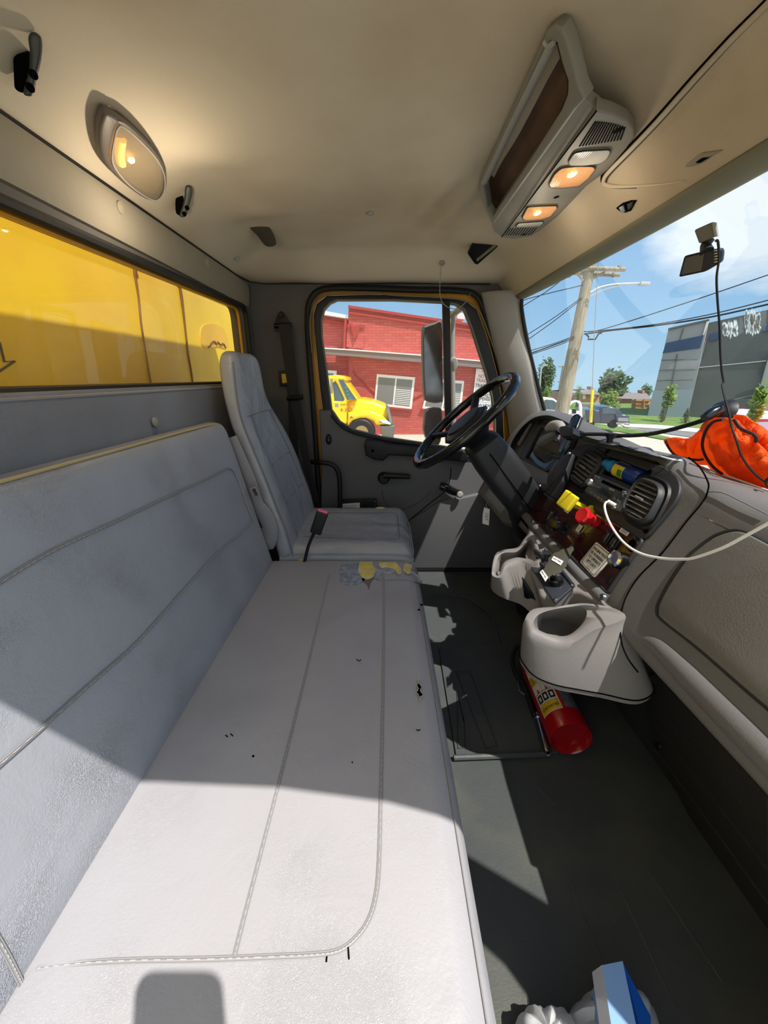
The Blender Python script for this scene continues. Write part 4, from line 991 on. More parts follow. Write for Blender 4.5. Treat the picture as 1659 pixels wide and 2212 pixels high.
q = [A.lerp(Bp, f)+V(0, -.0955, 0)+(-WN.cross(V(0, 1, 0)))*0 for f in (.1, .95)]
link('shroud_seam', tube([A.lerp(Bp, f)+V(0, -.0945, -.01) for f in (.12, .3, .6, .92)], .0022, 6), M['hole'], col)
link('ignition_boot', loft([sec(Bp-axd*.05+V(0, 0, -.02), axd, .07, .05), sec(Bp+V(0, 0, -.05), axd, .055, .06), sec(Bp+V(.02, 0, -.16), V(0, 0, -1), .035, .03), sec(V(.64, YW+.02, .05), V(0, 0, -1), .025, .025)]), M['rubber'], col, smooth=60)
link('light_stalk', tube([atY(1050, 880, 1.62), atY(1022, 905, 1.60), atY(1012, 915, 1.58)], [.009, .008, .007], 8), M['blackg'], col)
lk = thing('ignition_tag', atY(1050, 1105, 1.46), 'white paper key tag with handwriting hanging below the steering column', 'tag')
ykp = plane((0, 1.46, 0), (-.1, -1, .1))
link('paper', pplate([(1046, 1096), (1058, 1100), (1056, 1135), (1042, 1131), (1043, 1110)], ykp, .0015), M['paper'], lk)
link('ring', tube([atP(1052, 1098, ykp), atP(1050, 1090, ykp), atP(1055, 1084, ykp), atP(1061, 1086, ykp)], .0016, 6, sm=4), M['steel'], lk)
link('handwriting', join([tube([atP(a+1047, b+1108, off(ykp, .001)) for a, b in l], .0009, 4) for l in ([(2, 0), (5, 2), (8, 1)], [(1, 5), (5, 7), (8, 5)], [(0, 10), (3, 8), (7, 11)], [(1, 15), (6, 13), (7, 17)])]), M['ink'], lk)
# driver seat-side pedals / dark heater box under dash
hb2 = thing('heater_box', V(.66, 1.2, .0), 'black heater housing under the centre of the dash', 'heater housing')
link('housing', lo_hi((.60, .98, .12), (.69, 1.35, .40), .02), M['black'], hb2)
link('duct', tube([V(.60, 1.35, .42), V(.62, 1.55, .40), V(.66, 1.75, .42)], .05, 14, sm=4), M['black'], hb2)
pd = thing('brake_pedal', V(.60, 1.62, .1), 'black brake pedal in the dark driver footwell', 'pedal')
link('arm', tube([V(.74, 1.62, .45), V(.66, 1.62, .2), V(.62, 1.62, .14)], .010, 8, sm=4), M['black'], pd)
link('pad', box(V(.60, 1.62, .14), (.02, .09, .07), .006, 3, m=Matrix.Rotation(-.5, 4, 'Y')), M['rubber'], pd)
# ------------------------------------------------------------------ ceiling fittings
def atL(px, py, o=0.0):
    d = ray(px, py); lo, hi = .1, 4
    def f(s):
        x = d.x*s; y = d.y*s; z = hz(max(-.655, min(.6, x))); t = sst(1.84, 2.03, y); z = z*(1-t)+min(z, 1.49)*t
        return CAM.z+d.z*s-z
    for _ in range(50):
        m_ = (lo+hi)/2
        if f(m_) < 0: lo = m_
        else: hi = m_
    return CAM+d*lo-d.normalized()*o
OPL = plane((.25, 1, 1.568), (-.70, 0, -.71)); LIP = plane((.31, 1, 1.508), (-.2, 0, -.98)); STR = plane((.372, 1, 1.495), (.16, 0, -.987))
oc = thing('overhead_console', V(.37, 1.15, 1.50), 'grey overhead console with open cubby, speaker grilles and lit map lamps', 'overhead console')
ocm = mat('overhead plastic', (122, 120, 112), .55, bump=.1, bscale=400, spec=.4)
hole_ = [(1044, 398), (1178, 104), (1190, 92), (1202, 96), (1213, 140), (1225, 175), (1224, 205), (1210, 240), (1150, 335), (1063, 468), (1052, 450)]
outr = [(1034, 388), (1168, 92), (1180, 64), (1196, 54), (1212, 62), (1224, 90), (1240, 150), (1250, 190), (1262, 215), (1240, 240), (1063, 486), (1046, 450), (1031, 408)]
link('cubby_rim', plate_me(PX(outr, OPL), [PX(hole_, OPL)], OPL, .022, .005), ocm, oc)
hp_ = PX(hole_, off(OPL, -.004)); deep = [p-OPL[1]*.035 for p in hp_]
brn = mat('brown cubby lining', (92, 66, 46), .85, var=.5, vscale=9, var_col=(58, 40, 28), bump=.3, bscale=200)
# the cubby runs up into the roof space
link('cubby_lining', loft([hp_, deep], False, True), brn, oc)
link('retainer_rail', tube([atP(1190, 100, off(OPL, -.002)), atP(1110, 262, off(OPL, -.002)), atP(1046, 396, off(OPL, -.002))], 1, 8, flat=(.008, .004)), M['pillar'], oc)
link('rail_clip', tube([atP(1175, 88, OPL), atP(1184, 100, OPL), atP(1196, 92, OPL)], .004, 6, sm=3), M['pillar'], oc)
link('lower_lip', pplate([(1248, 196), (1262, 218), (1290, 239), (1200, 357), (1083, 513), (1066, 500), (1060, 478), (1150, 345), (1225, 232)], LIP, .02, .004), ocm, oc)
ST = [(1289, 238), (1325, 248), (1355, 262), (1370, 280), (1371, 297), (1355, 320), (1310, 372), (1268, 402), (1240, 432), (1205, 468), (1165, 500), (1140, 512), (1110, 517), (1082, 513)]
st = link('lamp_strip', pplate(ST, STR, .02, .004), ocm, oc)
link('strip_gap', tube([atP(1288, 240, off(STR, .002)), atP(1084, 512, off(STR, .002))], .0014, 5), M['hole'], oc)
SU = off(STR, .0006)
for i in range(14):
    f = i/13; a = (1286+64*f, 263+12*f*f); b = (1252+88*f, 316-14*f)
    link('grille_slot', tube([atP(*a, SU), atP(*b, SU)], 1, 6, flat=(.0016, .0010)), M['hole'], st)
for i in range(11):
    f = i/10; a = (1103+56*f, 493-1*f); b = (1092+54*f, 508)
    link('grille_slot', tube([atP(*a, SU), atP(*b, SU)], 1, 6, flat=(.0014, .0010)), M['hole'], st)
for a, b, r in ((1335, 282, .0085), (1202, 426, .0065), (1131, 507, .006)): link('hole', lathe(atP(a, b, SU), STR[1], [(0, .0005), (r, .0005), (r*1.1, 0)], 16), M['hole'], st)
lens = bpy.data.materials.new('lamp lens'); lens.use_nodes = True
def lens_mat(name, tint, es, mixf):
    m = bpy.data.materials.new(name); m.use_nodes = True; t = m.node_tree; b = t.nodes['Principled BSDF']
    b.inputs['Base Color'].default_value = lin(tint); b.inputs['Roughness'].default_value = .15; b.inputs['Alpha'].default_value = mixf
    b.inputs['Emission Color'].default_value = lin((255, 186, 110)); b.inputs['Emission Strength'].default_value = es
    w = t.nodes.new('ShaderNodeTexWave'); w.inputs['Scale'].default_value = 60; co = t.nodes.new('ShaderNodeTexCoord'); t.links.new(co.outputs['Object'], w.inputs[0])
    bp = t.nodes.new('ShaderNodeBump'); bp.inputs['Strength'].default_value = .3; bp.inputs['Distance'].default_value = .002; t.links.new(w.outputs['Fac'], bp.inputs['Height']); t.links.new(bp.outputs[0], b.inputs['Normal'])
    return m
M['lens_on'] = lens_mat('lit lens', (190, 140, 96), .30, .6); M['lens_off'] = lens_mat('clear lens', (205, 205, 198), 0, .8)
M['bulb'] = mat('bulb', (255, 220, 160), .4, emit=(255, 196, 110), estr=9)
refl = mat('lamp reflector', (176, 156, 126), .3)
def lamp(poly, pl, bulb, par, on=True, e=.5, r=.010, name='map_lamp', rnd=.008):
    P = rc(PX(poly, off(pl, .003)), rnd)
    t = Pend(name, par, 'lit amber map lamp' if on else 'clear unlit lens')
    c = sum(P, V(0, 0, 0))/len(P)
    link('lens', plate_me(P, [], off(pl, .004), .002, .0006), M['lens_on'] if on else M['lens_off'], t)
    link('reflector', plate_me(P, [], off(pl, .0012), .001), refl, t)
    link('rim', tube(P, .0016, 6, closed=True), M['fascia'], t)
    if on:
        b = atP(*bulb, off(pl, .003)); link('bulb', lathe(b, pl[1], [(0, 0), (r, .0), (r*.8, .002), (0, .0034)], 14, sx=1.3), M['bulb'], t)
        l = bpy.data.lights.new(name, 'POINT'); l.energy = e; l.color = (1, .82, .6); l.shadow_soft_size = .02
        lo = bpy.data.objects.new(name+'_light', l); COL.objects.link(lo); lo.location = b+pl[1]*.07
L1 = [(1212, 363), (1245, 359), (1280, 359), (1287, 364), (1272, 385), (1251, 402), (1215, 406), (1189, 405), (1186, 398), (1198, 376)]
L2 = [(1140, 447), (1170, 445), (1202, 444), (1204, 450), (1189, 468), (1169, 474), (1133, 476), (1128, 470)]
lamp(L1, STR, (1236, 377), oc, e=.35); lamp(L2, STR, (1161, 461), oc, e=.28)
lamp([(1240, 330), (1260, 326), (1316, 323), (1319, 328), (1312, 342), (1298, 353), (1262, 357), (1231, 357), (1227, 351)], STR, None, oc, on=False)
lamp([(1120, 482), (1173, 478), (1174, 482), (1167, 488), (1120, 491), (1114, 489)], STR, None, oc, on=False, rnd=.003)
# rear dome lamp
BNP = plane((-.57, 1, 1.528), (.435, 0, -.9))
dl = thing('dome_lamp', atP(286, 342, BNP), 'large lit dome lamp with grey surround above the rear window', 'lamp')
DO = [(232, 246), (262, 262), (302, 294), (338, 334), (357, 375), (355, 415), (340, 434), (318, 433), (278, 407), (238, 370), (219, 335), (215, 290), (221, 260)]
DLn = [(264, 270), (300, 300), (338, 342), (354, 380), (352, 412), (338, 429), (318, 425), (278, 397), (248, 362), (240, 335), (247, 290), (253, 273)]
link('surround', plate_me(cr(PX(DO, off(BNP, .014)), 3), [cr(PX(DLn, off(BNP, .014)), 3)], off(BNP, .014), .02, .006), mat('lamp surround', (86, 78, 72), .5), dl)
P = cr(PX(DLn, off(BNP, .010)), 3)
link('lens', plate_me(P, [], off(BNP, .012), .002, .0006), lens_mat('dome lens', (150, 140, 118), .03, .45), dl)
link('reflector', plate_me(P, [], off(BNP, .002), .001), refl, dl)
link('rim', tube([p+BNP[1]*.003 for p in P], .002, 6, closed=True), M['pillar'], dl)
b = atP(283, 345, off(BNP, .008)); link('bulb', lathe(b, BNP[1], [(0, 0), (.008, .0), (.006, .004), (0, .006)], 14), M['bulb'], dl)
b2 = [atP(262, 300, off(BNP, .004)), atP(258, 330, off(BNP, .004)), atP(262, 352, off(BNP, .004))]
link('filament_glow', tube(b2, .010, 8, sm=3), mat('amber reflector', (240, 190, 110), .2, emit=(255, 176, 70), estr=1.6), dl)
l = bpy.data.lights.new('dome_light', 'POINT'); l.energy = 1.5; l.color = (1, .82, .6); l.shadow_soft_size = .008
lo = bpy.data.objects.new('dome_light', l); COL.objects.link(lo); lo.location = b+BNP[1]*.14
# coat hooks
def hook(face, dark, holes, c, label):
    p0 = atP(*c, BNP); pl = plane(p0+V(.02, -.012, -.028), (.35, -.75, -.55))
    t = thing('coat_hook', p0, label, 'coat hook', 'coat hooks above the rear window')
    link('prong', plate_me(cr(PX(face, pl), 3), [], pl, .014, .004), mat('hook grey', (48, 52, 48), .45), t)
    pl2 = off(pl, -.012)
    link('base', plate_me(rc(PX(dark, pl2), .006), [], pl2, .03, .005), M['hole'], t)
    for h in holes: link('screw_hole', lathe(atP(*h, off(pl, .001)), pl[1], [(0, .0008), (.0055 if c[0] < 200 else .0048, .0008), (.006, 0)], 14), M['hole'], t)
hook([(66, 71), (78, 73), (89, 88), (88, 128), (78, 172), (71, 205), (60, 209), (50, 203), (54, 182), (62, 152), (64, 115), (60, 84)], [(27, 122), (62, 112), (66, 150), (52, 205), (30, 195)], [(72, 161), (65, 189)], (52, 150), 'larger black coat hook at the upper left, left of dome lamp')
hook([(403, 402), (411, 403), (416, 412), (413, 432), (406, 455), (401, 469), (392, 470), (388, 466), (394, 448), (399, 428), (400, 412)], [(380, 431), (397, 427), (398, 445), (391, 469), (380, 463)], [(404, 449), (398, 462)], (393, 445), 'smaller black coat hook right of the dome lamp')
for a, b, pl, n in ((258, 448, None, 'right below the dome lamp'), (447, 567, None, 'on lower trim near the rear window corner')):
    p = atX(a, b, -.630); link('trim_button', lathe(p, (1, 0, -.1), [(.014, 0), (.013, .004), (.008, .006), (0, .0065)], 20), M['liner_trim'], label='round grey trim button '+n, cat='button', group='trim buttons above the rear window')
p = atL(512, 557, .004); link('trim_button', lathe(p, (.6, -.3, -.7), [(.012, 0), (.011, .004), (0, .006)], 20), M['pillar'], label='round grey headliner button by the rear far corner', cat='button', group='headliner buttons')
p = atL(800, 461, .002); link('trim_button', lathe(p, (0, 0, -1), [(.012, 0), (.011, .004), (0, .006)], 20), M['pillar'], label='round pale button in the middle of the ceiling', cat='button', group='headliner buttons')
p0 = atL(566, 504, .006); pl = plane(p0, (.25, -.35, -.9))
link('liner_slot_cover', plate_me(cr(PX([(533, 477), (556, 474), (575, 484), (590, 505), (597, 526), (588, 533), (573, 531), (556, 510), (540, 493)], pl), 4), [], pl, .006, .002), mat('dark slot cover', (62, 56, 44), .8), label='dark rounded slot cover at the rear far ceiling corner', cat='cover')
# black open bracket beside the overhead console
p0 = atL(1045, 532, .02); pl = plane(p0, (-.35, -.75, -.55))
bb_ = thing('ceiling_bracket', p0, 'black rectangular recess tray beside the far end of the overhead console', 'tray')
q = [(1011, 546), (1020, 528), (1052, 490), (1059, 492), (1076, 527), (1072, 534), (1031, 570), (1026, 568)]
link('rim', tube(rc(PX(q, pl), .004), .003, 6, closed=True), M['black'], bb_)
link('well', plate_me(PX(q, off(pl, -.003)), [], off(pl, -.003), .04), M['blackg'], bb_)
link('ledge', tube([atP(1030, 562, off(pl, .002)), atP(1072, 528, off(pl, .002))], 1, 6, flat=(.003, .006)), M['header'], bb_)
# cloth eyelets with thin wire
wire = thing('hanging_wire', atL(953, 567), 'thin bare wire looped between two eyelets above the driver window', 'wire')
e1, e2 = atL(955, 568, .006), atL(1020, 622, .006)
for e_ in (e1, e2): link('eyelet', tube([e_+V(math.cos(t)*.009, -.002, math.sin(t)*.009) for t in [i*math.pi/6 for i in range(12)]], .0028, 6, closed=True), M['steel'], wire)
link('wire', tube([e1, atY(951, 600, 1.95), atY(951, 640, 1.95), atY(962, 660, 1.95), atY(985, 667, 1.95), atY(1008, 650, 1.93), e2], .0016, 6, sm=6), M['pillar'], wire)
# storage lid grooves in the headliner over the windscreen (passenger side)
gl = [(1700, -40), (1659, 6), (1580, 85), (1500, 172), (1420, 262), (1360, 325), (1318, 368), (1306, 384), (1306, 396), (1322, 402), (1370, 402), (1430, 398), (1480, 390)]
vt = thing('storage_lid', atL(1450, 250), 'brown-grey overhead storage lid with double welt over the passenger windscreen', 'lid')
link('welt', tube([atL(a, b, .001) for a, b in gl], [.005]*9+[.004, .003, .002, .001], 8, sm=4), M['liner'], vt, smooth=180)
link('groove', tube([atL(a-5, b-4, -.001) for a, b in gl[:9]], .0035, 6, sm=4), M['hole'], vt)
link('groove', tube([atL(a+5, b+3, -.0015) for a, b in gl[:11]], .0022, 6, sm=4), M['fascia'], vt)
ltc = thing('lid_latch', atL(1520, 340), 'recessed grey latch with a dark finger hole on the overhead lid', 'latch')
p0 = atL(1520, 342, .003); pl = plane(p0, (-.75, 0, -.66))
link('plate', plate_me(cr(PX([(1479, 360), (1500, 342), (1515, 332), (1535, 329), (1560, 325), (1540, 336), (1518, 352), (1495, 360)], pl), 3), [], pl, .004, .001), M['liner_trim'], ltc)
link('finger_hole', plate_me(cr(PX([(1503, 351), (1516, 342), (1530, 340), (1536, 337), (1524, 345), (1512, 352)], off(pl, .001)), 3), [], off(pl, .001), .002), M['hole'], ltc)
p0 = atL(1352, 446, .004); pl = plane(p0, (-.75, 0, -.66)); vc = thing('visor_clip', p0, 'broken black sun visor clip hole in headliner above the windscreen', 'clip')
link('opening', plate_me(PX([(1330, 450), (1343, 440), (1362, 434), (1374, 434), (1368, 444), (1362, 456), (1350, 460), (1340, 458)], pl), [], pl, .004, .0008), M['hole'], vc)
link('clip', plate_me(PX([(1336, 449), (1346, 444), (1350, 458), (1341, 460)], off(pl, .004)), [], off(pl, .004), .006, .001), M['steel'], vc)
link('clip', plate_me(PX([(1354, 442), (1366, 437), (1363, 449), (1356, 455)], off(pl, .004)), [], off(pl, .004), .006, .001), M['fascia'], vc)

# ------------------------------------------------------------------ loose things
def cpl(px, py, s, tilt=(0, 0, 0)): return plane(atS(px, py, s), -ray(px, py).normalized()+Vector(tilt))
# dash cam on the windscreen
dc_ = thing('dash_cam', atW(1515, 560, .03), 'black dash camera with square mount hanging on the windscreen', 'dash camera')
s0 = (atW(1510, 550).x-.045)/ray(1510, 550).x
pl = cpl(1510, 570, s0, (.0, .25, 0))
link('body', pplate([(1478, 553), (1527, 541), (1558, 536), (1561, 545), (1558, 566), (1523, 587), (1466, 599), (1468, 590)], pl, .024, .003, rnd=.004), M['black'], dc_)
link('screen', pplate([(1481, 557), (1521, 547), (1515, 584), (1471, 594)], off(pl, .0008), .002), mat('dark screen', (70, 66, 62), .2), dc_)
for i in range(5): link('button', pplate([(1542, 541+i*6), (1552, 539+i*6), (1552, 542+i*6), (1542, 544+i*6)], off(pl, .0015), .003, .0005), M['steel'], dc_)
link('mount_arm', tube([atP(1527, 545, pl), atP(1524, 530, off(pl, -.012)), atP(1532, 516, off(pl, -.016))], [.012, .009, .010], 10), M['black'], dc_)
mb_ = link('mount_block', pplate([(1499, 497), (1537, 480), (1546, 481), (1549, 509), (1510, 527)], off(pl, -.002), .016, .003, rnd=.004), mat('mount grey', (104, 100, 88), .6), dc_)
link('mount_edge', pplate([(1537, 480), (1546, 481), (1550, 511), (1542, 512)], off(pl, .0005), .014, .002), M['pillar'], dc_)
def s_at(px, py, back): return (atW(px, py).x-back)/ray(px, py).x
cab = [(1546, 520, .05), (1551, 523, .05), (1553, 560, .04), (1548, 600, .03), (1550, 650, .03), (1554, 700, .02), (1556, 760, .02), (1559, 800, .025), (1563, 825, .03), (1560, 832, .04), (1566, 860, .06), (1575, 893, .08), (1580, 920, .12), (1592, 955, .14), (1602, 985, .15), (1620, 1012, .15), (1640, 1032, .14), (1668, 1050, .12)]
link('camera_cable', tube([atS(a, b, s_at(a, b, c)) for a, b, c in cab], .0022, 6, sm=4), M['black'], label='thin black cable running down the windscreen from dash camera', cat='cable')
# phone holder with goose neck
ph = thing('phone_holder', atS(1320, 940, 1.2), 'black goose-neck phone holder stuck to the windscreen by suction cup', 'phone holder')
sC = s_at(1560, 892, .03); pE = atP(1250, 938, off(DP, .09)); sE = (pE-CAM).y/ray(1250, 938).y
nk = [(1537, 901), (1500, 914), (1450, 928), (1400, 938), (1350, 941), (1300, 938), (1250, 938)]
link('goose_neck', tube([atS(a, b, sC*.97+(sE-sC*.97)*i/6) for i, (a, b) in enumerate(nk)], .0058, 10, sm=5), M['rubber'], ph)
cc = atS(1556, 892, sC)
link('suction_cup', lathe(cc, (-.75, -.05, .35), [(0, .018), (.015, .018), (.026, .010), (.036, 0), (.038, -.004)], 28), M['black'], ph)
link('cup_lever', tube([atS(1522, 903, sC*.95), atS(1538, 892, sC*.95), atS(1556, 884, sC*.95)], [.010, .013, .012], 10, sm=3), M['blackg'], ph)
link('ball_joint', lathe(atP(1252, 938, off(DP, .09)), (-.3, .9, 0), [(0, -.012), (.010, -.010), (.013, 0), (.009, .014), (.014, .022), (.008, .03), (0, .03)], 16), M['blackg'], ph)
clp = off(DP, .105)
link('clamp_back', pplate([(1240, 895), (1247, 893), (1254, 900), (1240, 936), (1228, 962), (1215, 980), (1205, 976), (1212, 950), (1225, 925), (1233, 903)], clp, .012, .003), M['blackg'], ph)
link('clamp_arm', pplate([(1210, 921), (1222, 918), (1238, 923), (1238, 936), (1230, 944), (1210, 942), (1206, 930)], off(clp, .02), .03, .005), M['black'], ph)
link('clamp_foot', tube(PX([(1186, 981), (1206, 990), (1210, 970), (1204, 950)], off(clp, -.02)), .004, 8, sm=3), M['black'], ph)
gy = thing('mounting_puck', atP(1200, 925, off(DP, .06)), 'weathered grey mounting puck behind the phone clamp', 'mount')
link('cap', tube(PX([(1182, 926), (1195, 920), (1208, 920), (1214, 928)], off(DP, .07)), [.012, .020, .020, .014], 12, sm=3), M['pillar'], gy)
link('neck', tube(PX([(1205, 932), (1206, 948), (1202, 955)], off(DP, .06)), [.014, .012, .016], 10), M['black'], gy)
# dash-top stuck mounts
dm = thing('adhesive_mount', atP(1318, 958, off(DP, .0)), 'small black adhesive foot under the goose neck on dash top', 'mount')
zt_ = .888; pt = plane((0, 0, zt_), (0, 0, 1))
pA = atZ(1316, 958, zt_)
link('pad', lathe(pA, (0, 0, 1), [(0, .004), (.026, .003), (.028, 0)], 24), M['black'], dm)
link('post', lathe(pA, (0, 0, 1), [(.010, 0), (.008, .012), (.014, .022), (.015, .03), (0, .032)], 16), M['black'], dm)
link('dash_pad', plate_me(cr([atZ(a, b, .884) for a, b in [(1338, 960), (1360, 962), (1400, 966), (1412, 973), (1408, 978), (1380, 976), (1350, 968)]], 4), [], plane((0, 0, .884), (0, 0, 1)), .004, .001), M['black'], label='flat black oval pad on dash top beside the adhesive foot', cat='pad')
# charger cable with silver plug on the dash edge
wc = thing('charging_cable', atP(1400, 980, off(DP, .006)), 'white cable with silver plug lying along the dash top edge', 'cable')
pts = [atP(1398, 979, off(DP, .022)), atP(1420, 984, off(DP, .020)), atP(1450, 992, off(DP, .014)), atZ(1482, 997, .872), atZ(1530, 1014, .850), atZ(1590, 1035, .842), atZ(1665, 1062, .838)]
link('cord', tube(pts, .0022, 6, sm=5), M['white'], wc)
a, b = atP(1363, 979, off(DP, .022)), atP(1398, 979, off(DP, .022)); link('plug', lathe(a, b-a, [(0, 0), (.003, .001), (.003, .016), (.0055, .018), (.0055, (b-a).length), (0, (b-a).length)], 12), M['steel'], wc)
ac = thing('aux_cable', atP(1450, 1200, off(DP, .05)), 'white aux cable looping from the radio across to the passenger side', 'cable')
pts = [(1322, 1086, .036), (1311, 1084, .05), (1306, 1094, .055), (1312, 1118, .06), (1328, 1148, .06), (1352, 1176, .06), (1385, 1196, .06), (1430, 1206, .06), (1470, 1208, .065), (1500, 1205, .07), (1560, 1184, .08), (1610, 1158, .085), (1675, 1122, .09)]
link('cord', tube([atP(a, b, off(DP, c)) for a, b, c in pts], .0028, 8, sm=5), M['white'], ac)
a, b = atP(1312, 1082, off(DP, .045)), atP(1330, 1092, off(DP, .028)); link('plug', lathe(a, b-a, [(0, 0), (.005, .001), (.005, (b-a).length), (0, (b-a).length)], 12), M['white'], ac)
# orange mesh vest heaped at the base of the windscreen
vm = bpy.data.materials.new('orange mesh'); vm.use_nodes = True; t = vm.node_tree; b = t.nodes['Principled BSDF']
b.inputs['Base Color'].default_value = lin((255, 104, 14)); b.inputs['Roughness'].default_value = .7
co = t.nodes.new('ShaderNodeTexCoord'); q1 = t.nodes.new('ShaderNodeTexVoronoi'); q1.inputs['Scale'].default_value = 260; t.links.new(co.outputs['Object'], q1.inputs[0])
bp = t.nodes.new('ShaderNodeBump'); bp.inputs['Strength'].default_value = .8; bp.inputs['Distance'].default_value = .002; t.links.new(q1.outputs['Distance'], bp.inputs['Height']); t.links.new(bp.outputs[0], b.inputs['Normal'])
tl = t.nodes.new('ShaderNodeBsdfTranslucent'); tl.inputs[0].default_value = lin((255, 150, 24)); ms = t.nodes.new('ShaderNodeMixShader'); ms.inputs[0].default_value = .45
t.links.new(b.outputs[0], ms.inputs[1]); t.links.new(tl.outputs[0], ms.inputs[2]); t.links.new(ms.outputs[0], t.nodes['Material Output'].inputs[0])
vest = thing('safety_vest', atZ(1570, 1020, .84), 'crumpled orange mesh safety vest heaped on the dash by the windscreen', 'vest')
def heap(outline, c, back, bulge, seed, name='cloth'):
    O = cr([Vector((a, b, 0)) for a, b in outline], 9); n = len(O); rings = []
    for k in range(26):
        f = 1-k/26; r = []
        for o in O:
            px = c[0]+(o.x-c[0])*f; py = c[1]+(o.y-c[1])*f
            s = s_at(px, py, back); p = atS(px, py, s)
            h = bulge*(1-f*f)
            h += (1-f**6)*(.030*noise.noise(V(px*.020, py*.020, seed))+.030*(abs(noise.noise(V(px*.045+py*.02, py*.03-px*.01, seed+4)))-.2))+.005*math.sin(px*.05+py*.09+3*noise.noise(V(px*.01, py*.01, seed)))
            r.append(p-ray(px, py).normalized()*h)
        rings.append(r)
    me = loft(rings, False, True)
    me = apply_mod(me, 'SOLIDIFY', thickness=.003)
    return link(name, me, vm, vest, smooth=180), [p-ray(829, 900)*.0 for p in rings[0]]
def edging(pts, back, h):
    link('edging', tube([atS(a, b, s_at(a, b, back))-ray(a, b).normalized()*h for a, b in pts], 1, 6, sm=5, flat=(.0035, .0035)), mat('edging', (52, 24, 26), .7) if 'edging' not in bpy.data.materials else bpy.data.materials['edging'], vest)
heap([(1515, 925), (1535, 905), (1570, 903), (1600, 915), (1640, 960), (1680, 1010), (1700, 1080), (1640, 1058), (1590, 1040), (1550, 1022), (1528, 1000), (1514, 960)], (1580, 975), .07, .055, 1)
heap([(1436, 950), (1455, 946), (1490, 947), (1515, 928), (1540, 908), (1545, 960), (1540, 1000), (1530, 1005), (1500, 1000), (1462, 985), (1445, 968)], (1495, 970), .03, .030, 2)
heap([(1582, 905), (1600, 896), (1625, 908), (1670, 945), (1720, 1000), (1700, 1050), (1650, 1010), (1610, 960)], (1650, 960), .03, .03, 3)
edging([(1562, 906), (1540, 912), (1524, 932), (1517, 960), (1524, 985), (1540, 1008), (1560, 1024)], .10, .04)
edging([(1438, 951), (1445, 968), (1462, 985), (1500, 993), (1520, 992)], .04, .018)
edging([(1585, 905), (1600, 925), (1630, 940), (1634, 955)], .06, .04)
edging([(1668, 1030), (1655, 1040), (1662, 1052)], .1, .05)
# fire extinguisher under the console
fe = thing('fire_extinguisher', atZ(1235, 1600, 0), 'red fire extinguisher lying on the floor under the cup console', 'fire extinguisher')
RE = .062
A = atZ(1234, 1597, RE+.004); B = atZ(1172, 1462, RE+.004); ax = (B-A).normalized(); B = A+ax*.40
redm = mat('red paint', (168, 14, 24), .22, spec=.6, coat=.4)
link('cylinder', lathe(A, ax, [(0, .026), (RE-.010, .024), (RE-.006, .004), (RE-.002, 0), (RE, .003), (RE, .30), (RE-.012, .34), (.028, .375), (.02, .40), (0, .40)], 48), redm, fe)
x_, y_, z_ = basis(ax); vd = (CAM-A).normalized(); tc_ = math.atan2(vd.dot(y_), vd.dot(x_))
# which way does the angle grow on screen?
lm = mat('label yellow print', (222, 184, 40), .35); lw_ = mat('label white', (225, 222, 214), .35)
def lab(h0, h1, t0, t1, m, r, name='label', par=fe): return link(name, wrapc(A, ax, RE+r, h0, h1, tc_+t0, tc_+t1), m, par)
sgn = 1 if (x_*(-math.sin(tc_))+y_*math.cos(tc_)).dot(V(1, 0, 0)) > 0 else -1
def T(a, b): return (a*sgn, b*sgn)
LB = lab(.055, .255, *T(-.86, .28), lw_, .0004, 'instruction_label')
lab(.058, .095, *T(-.82, .24), lm, .0008, 'label_band', LB); lab(.175, .215, *T(-.82, .24), lm, .0008, 'label_band', LB); lab(.24, .253, *T(-.82, .24), lm, .0008, 'label_band', LB)
for i in range(3): lab(.100, .130, *T(-.76+.34*i, -.48+.34*i), M['ink'], .0008, 'pictogram', LB)
for i in range(3): lab(.107, .122, *T(-.68+.34*i, -.56+.34*i), lw_, .0011, 'pictogram_figure', LB)
for i in range(2): lab(.138, .152, *T(-.62+.5*i, -.50+.5*i), mat('label red', (214, 60, 36), .4) if i == 0 else bpy.data.materials['label red'], .0008, 'flame_mark', LB)
lab(.225, .238, *T(-.60, -.42), bpy.data.materials['label red'], .0008, 'flame_mark', LB)
lab(.136, .138, *T(-.82, .24), M['ink'], .0009, 'rule_line', LB); lab(.138, .172, *T(-.32, -.305), M['ink'], .0009, 'rule_line', LB)
lab(.06, .30, *T(.42, 1.25), mat('grey label', (120, 124, 138), .4, var=.5, vscale=60, var_col=(70, 74, 90)), .0004, 'rating_label')
lab(.06, .26, *T(.34, .38), bpy.data.materials['label red'], .0006, 'label_stripe', LB)
def wraptext(s, size, h, tcen, m, par=LB):
    me = text_me(s, size, V(0, 0, 0), V(1, 0, 0), V(0, 1, 0), .0002, 'CENTER')
    for v in me.vertices:
        c = v.co; t = tc_+sgn*(tcen+c.x/RE); hh = h-c.y*-1*(1)
        r = RE+.0012+c.z; v.co = A+ax*(h+c.y)+(x_*math.cos(t)+y_*math.sin(t))*r
    return link('lettering', me, m, par, smooth=0)
wraptext('General', .0185, .069, -.29, M['ink']); wraptext('AIM AT BASE OF FIRE', .008, .202, -.29, M['ink']); wraptext('SQUEEZE LEVER', .008, .192, -.29, M['ink']); wraptext('SWEEP SIDE TO SIDE', .008, .180, -.29, M['ink'])
hs = [atZ(1183, 1628, .02), atZ(1170, 1580, .02)]
nz_ = link('nozzle', lathe(hs[0], hs[1]-hs[0], [(.006, .002), (.010, .0), (.012, .003), (.0115, .05), (.010, .12), (.013, .122), (.013, .14), (.008, .142)], 20), M['steel'], fe)
